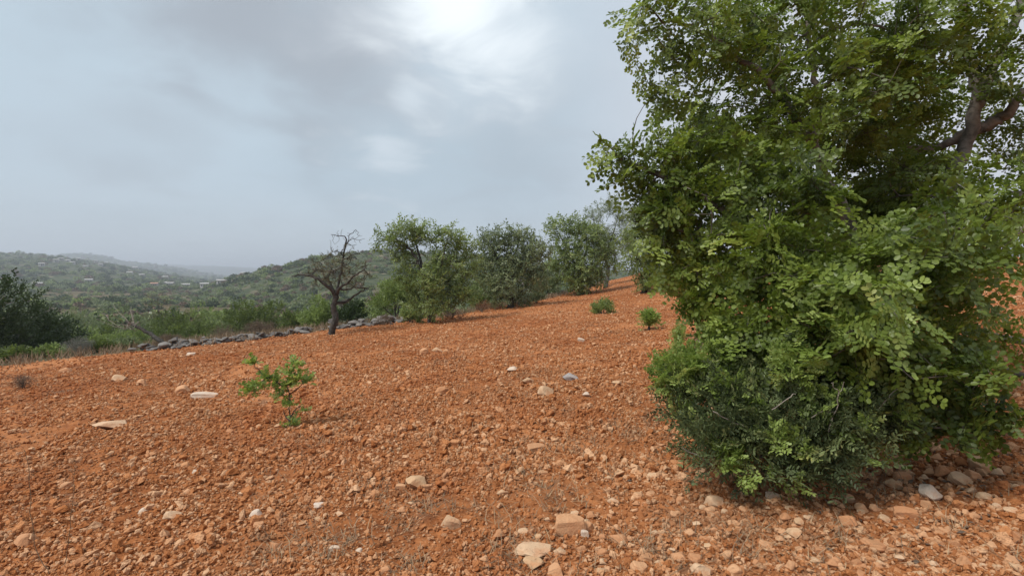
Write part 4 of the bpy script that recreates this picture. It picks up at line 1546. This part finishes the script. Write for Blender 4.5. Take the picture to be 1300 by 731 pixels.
CLU = [(375, 460, 14, 12), (368, 472, 12, 9), (322, 460, 9, 8), (340, 478, 12, 13), (352, 484, 10, 9), (318, 494, 12, 13), (330, 488, 10, 8), (366, 487, 14, 16), (378, 480, 10, 8), (392, 482, 10, 10), (356, 500, 12, 11), (368, 512, 8, 7),
       (372, 535, 9, 5), (384, 520, 8, 3), (364, 540, 7, 5)]
for a, b_, r, m in CLU:
    for k in range(int(m * 2.3)):
        u = unit(1)[0]
        c = np.array(at(a, b_, d)) + u * px_r(r, d) * rng.uniform(.1, .7)
        dv = u * np.array([1, 1, .5]) + np.array([0, 0, .45])
        R = frames(dv[None], (np.array([0, -.5, .8]) + rng.normal(0, .45, 3))[None])[0]
        o = link('leaf', SLF[k % 4], sap)
        o.matrix_local = Matrix.Translation(Vector(c - dv * .04) - SB) @ Matrix(R.tolist()).to_4x4() @ Matrix.Scale(rng.uniform(.5, .8), 4)
tag(sap, 'young bright green carob sapling alone on the red field', 'sapling')

# ------------------------------------------------------------------ dry grass, litter and stalks


def blades(cx, cy, n, L0, L1, spread, lean, width=.0022):
    x = cx + rng.normal(0, spread, n)
    y = cy + rng.normal(0, spread, n)
    z = H(x, y)
    a = rng.uniform(0, 6.28, n)
    L = rng.uniform(L0, L1, n)
    le = np.clip(rng.normal(lean, .3, n), 0, 1.5)
    dx, dy, dz = np.cos(a) * np.sin(le), np.sin(a) * np.sin(le), np.cos(le)
    p0 = np.stack([x, y, z - .005], 1)
    D = np.stack([dx, dy, dz], 1)
    p1 = p0 + D * (L * .55)[:, None]
    p2 = p1 + (D * .8 + np.stack([dx, dy, dz * 0 - .12], 1) * .5) * (L * .45)[:, None]
    s = np.stack([-np.sin(a), np.cos(a), np.zeros(n)], 1) * width
    V = np.stack([p0 - s, p0 + s, p1 + s * .8, p1 - s * .8, p2 + s * .3, p2 - s * .3], 1)
    i = (np.arange(n) * 6)[:, None]
    Q = np.concatenate([i + np.array([[0, 1, 2, 3]]), i + np.array([[3, 2, 4, 5]])])
    return V.reshape(-1, 3), Q, np.tile(rng.uniform(0, 1, n), 2)


Vs, Qs, As = [], [], []
n = 0
cand = 0
while cand < 650:
    px, py = rng.uniform(330, 1290), rng.uniform(455, 730)
    if fbm(np.array([px / 90]), np.array([py / 45]), 2, 8)[0] < .02 and not (px > 760 and px < 860 and py < 600):
        continue
    cand += 1
    q = hit(px, py)
    if q.y > 12:
        continue
    V, Q, A = blades(q.x, q.y, int(rng.integers(6, 20)), .03, .13, .06, 1.05)
    Vs.append(V), Qs.append(Q + n), As.append(A)
    n += len(V)
me = mesh_np('dry_litter', np.concatenate(Vs), np.concatenate(Qs), mat='straw', var=np.concatenate(As))
tag(link('dry_litter', me), 'thin dry grass blades and litter lying over the soil', kind='stuff')

TUFTS = [(800, 560, 'dry straw tuft on bare soil left of the mastic shrub', 60, .22), (825, 540, 'thin straw tuft touching the sprawling green seedling', 50, .22), (775, 545, 'sparse straw tuft farthest from the mastic shrub', 30, .18)]
for px, py, lb, m, L in TUFTS:
    q = hit(px, py)
    V, Q, A = blades(q.x, q.y, m, .08, L, .07, .45, .0016)
    me = mesh_np('grass_tuft', V - np.array(q), Q, mat='straw', var=A)
    o = link('grass_tuft', me)
    o.location = q
    tag(o, lb, 'grass')
for pts, lb in (([(62, 760), (45, 690), (38, 620), (32, 570)], 'tall dry weed stalk with faint seed heads, the more slanted one'), ([(80, 760), (86, 690), (93, 630), (96, 590)], 'thin dry weed stalk standing beside the slanted one')):
    q = hit(pts[0][0], 728)
    d = q.y
    P = bend([q] + [at(a, b_, d) for a, b_ in pts[1:]], 5, .003)
    o = empty('weed_stalk', q)
    V, Q = tubes([(P, np.linspace(.003, .0016, len(P)))])
    link('stem', mesh_np('stem', local(V, o), Q, mat='straw', var=np.full(len(Q), .5)), o)
    sp_i = rng.integers(4, len(P), 26)
    c = P[sp_i]
    u = unit(26)
    V, Q, A = sprays(SPR_DRY, c, u, u + np.array([0, 0, .8]), .10, rng.uniform(0, .8, 26))
    link('seed_head', mesh_np('seed_head', local(V, o), Q, mat='straw', var=A), o)
    tag(o, lb, 'weed')

# fallen leaves under the carob
m_ = 900
x = CB.x + rng.normal(0, .9, m_)
y = CB.y - .5 + rng.normal(0, .8, m_)
p = np.stack([x, y, H(x, y) + .012], 1)
V, Q, A = place([(np.array([[0, 0, 0], [.02, .011, .003], [.045, 0, 0], [.02, -.011, .003]]), np.array([[0, 1, 2, 3]]))], p, frames(unit(m_) * np.array([1, 1, .2]), np.array([[0, 0, 1.0]]) + rng.normal(0, .3, (m_, 3))), rng.uniform(.7, 1.3, m_), rng.uniform(0, .7, m_))
tag(link('leaf_litter', mesh_np('leaf_litter', V, Q, mat='dryleaf', var=A)), 'brown fallen leaves littering the ground under the carob', kind='stuff')

# weeds and dry grass on the uncropped strip beyond the field
Vs, Qs, As = [], [], []
n = 0
for k in range(700):
    x = rng.uniform(-22, 8)
    y = float(np.interp(x, BX, BY)) + (.9 if -13 < x < -3.5 and k % 3 else rng.uniform(-.7, .6)) + rng.uniform(0, 1) ** 1.5 * 6
    V, Q, A = blades(x, y, int(rng.integers(10, 26)), .12, .42, .16, .5, .009)
    Vs.append(V), Qs.append(Q + n), As.append(A)
    n += len(V)
me = mesh_np('dry_grass', np.concatenate(Vs), np.concatenate(Qs), mat='straw', var=np.concatenate(As) * .6)
tag(link('dry_grass', me), 'dry grass and weeds on the uncropped strip along the field edge', kind='stuff')

# ------------------------------------------------------------------ haze
import bmesh
bm = bmesh.new()
bmesh.ops.create_cube(bm, size=1.0)
for v_ in bm.verts:
    v_.co = Vector((v_.co.x * 13000, v_.co.y * 13000, -75 if v_.co.z < 0 else 100))
me = bpy.data.meshes.new('haze')
bm.to_mesh(me)
bm.free()
hm, nt, out = new_mat('haze_mat')
vol = nt.nodes.new('ShaderNodeVolumePrincipled')
vol.inputs['Color'].default_value = (0.84, 0.90, 1.0, 1)
vol.inputs['Density'].default_value = 0.0005
vol.inputs['Anisotropy'].default_value = 0.2
nt.links.new(vol.outputs[0], out.inputs['Volume'])
me.materials.append(hm)
tag(link('haze', me), 'thin pale haze lying over the valley', kind='stuff')
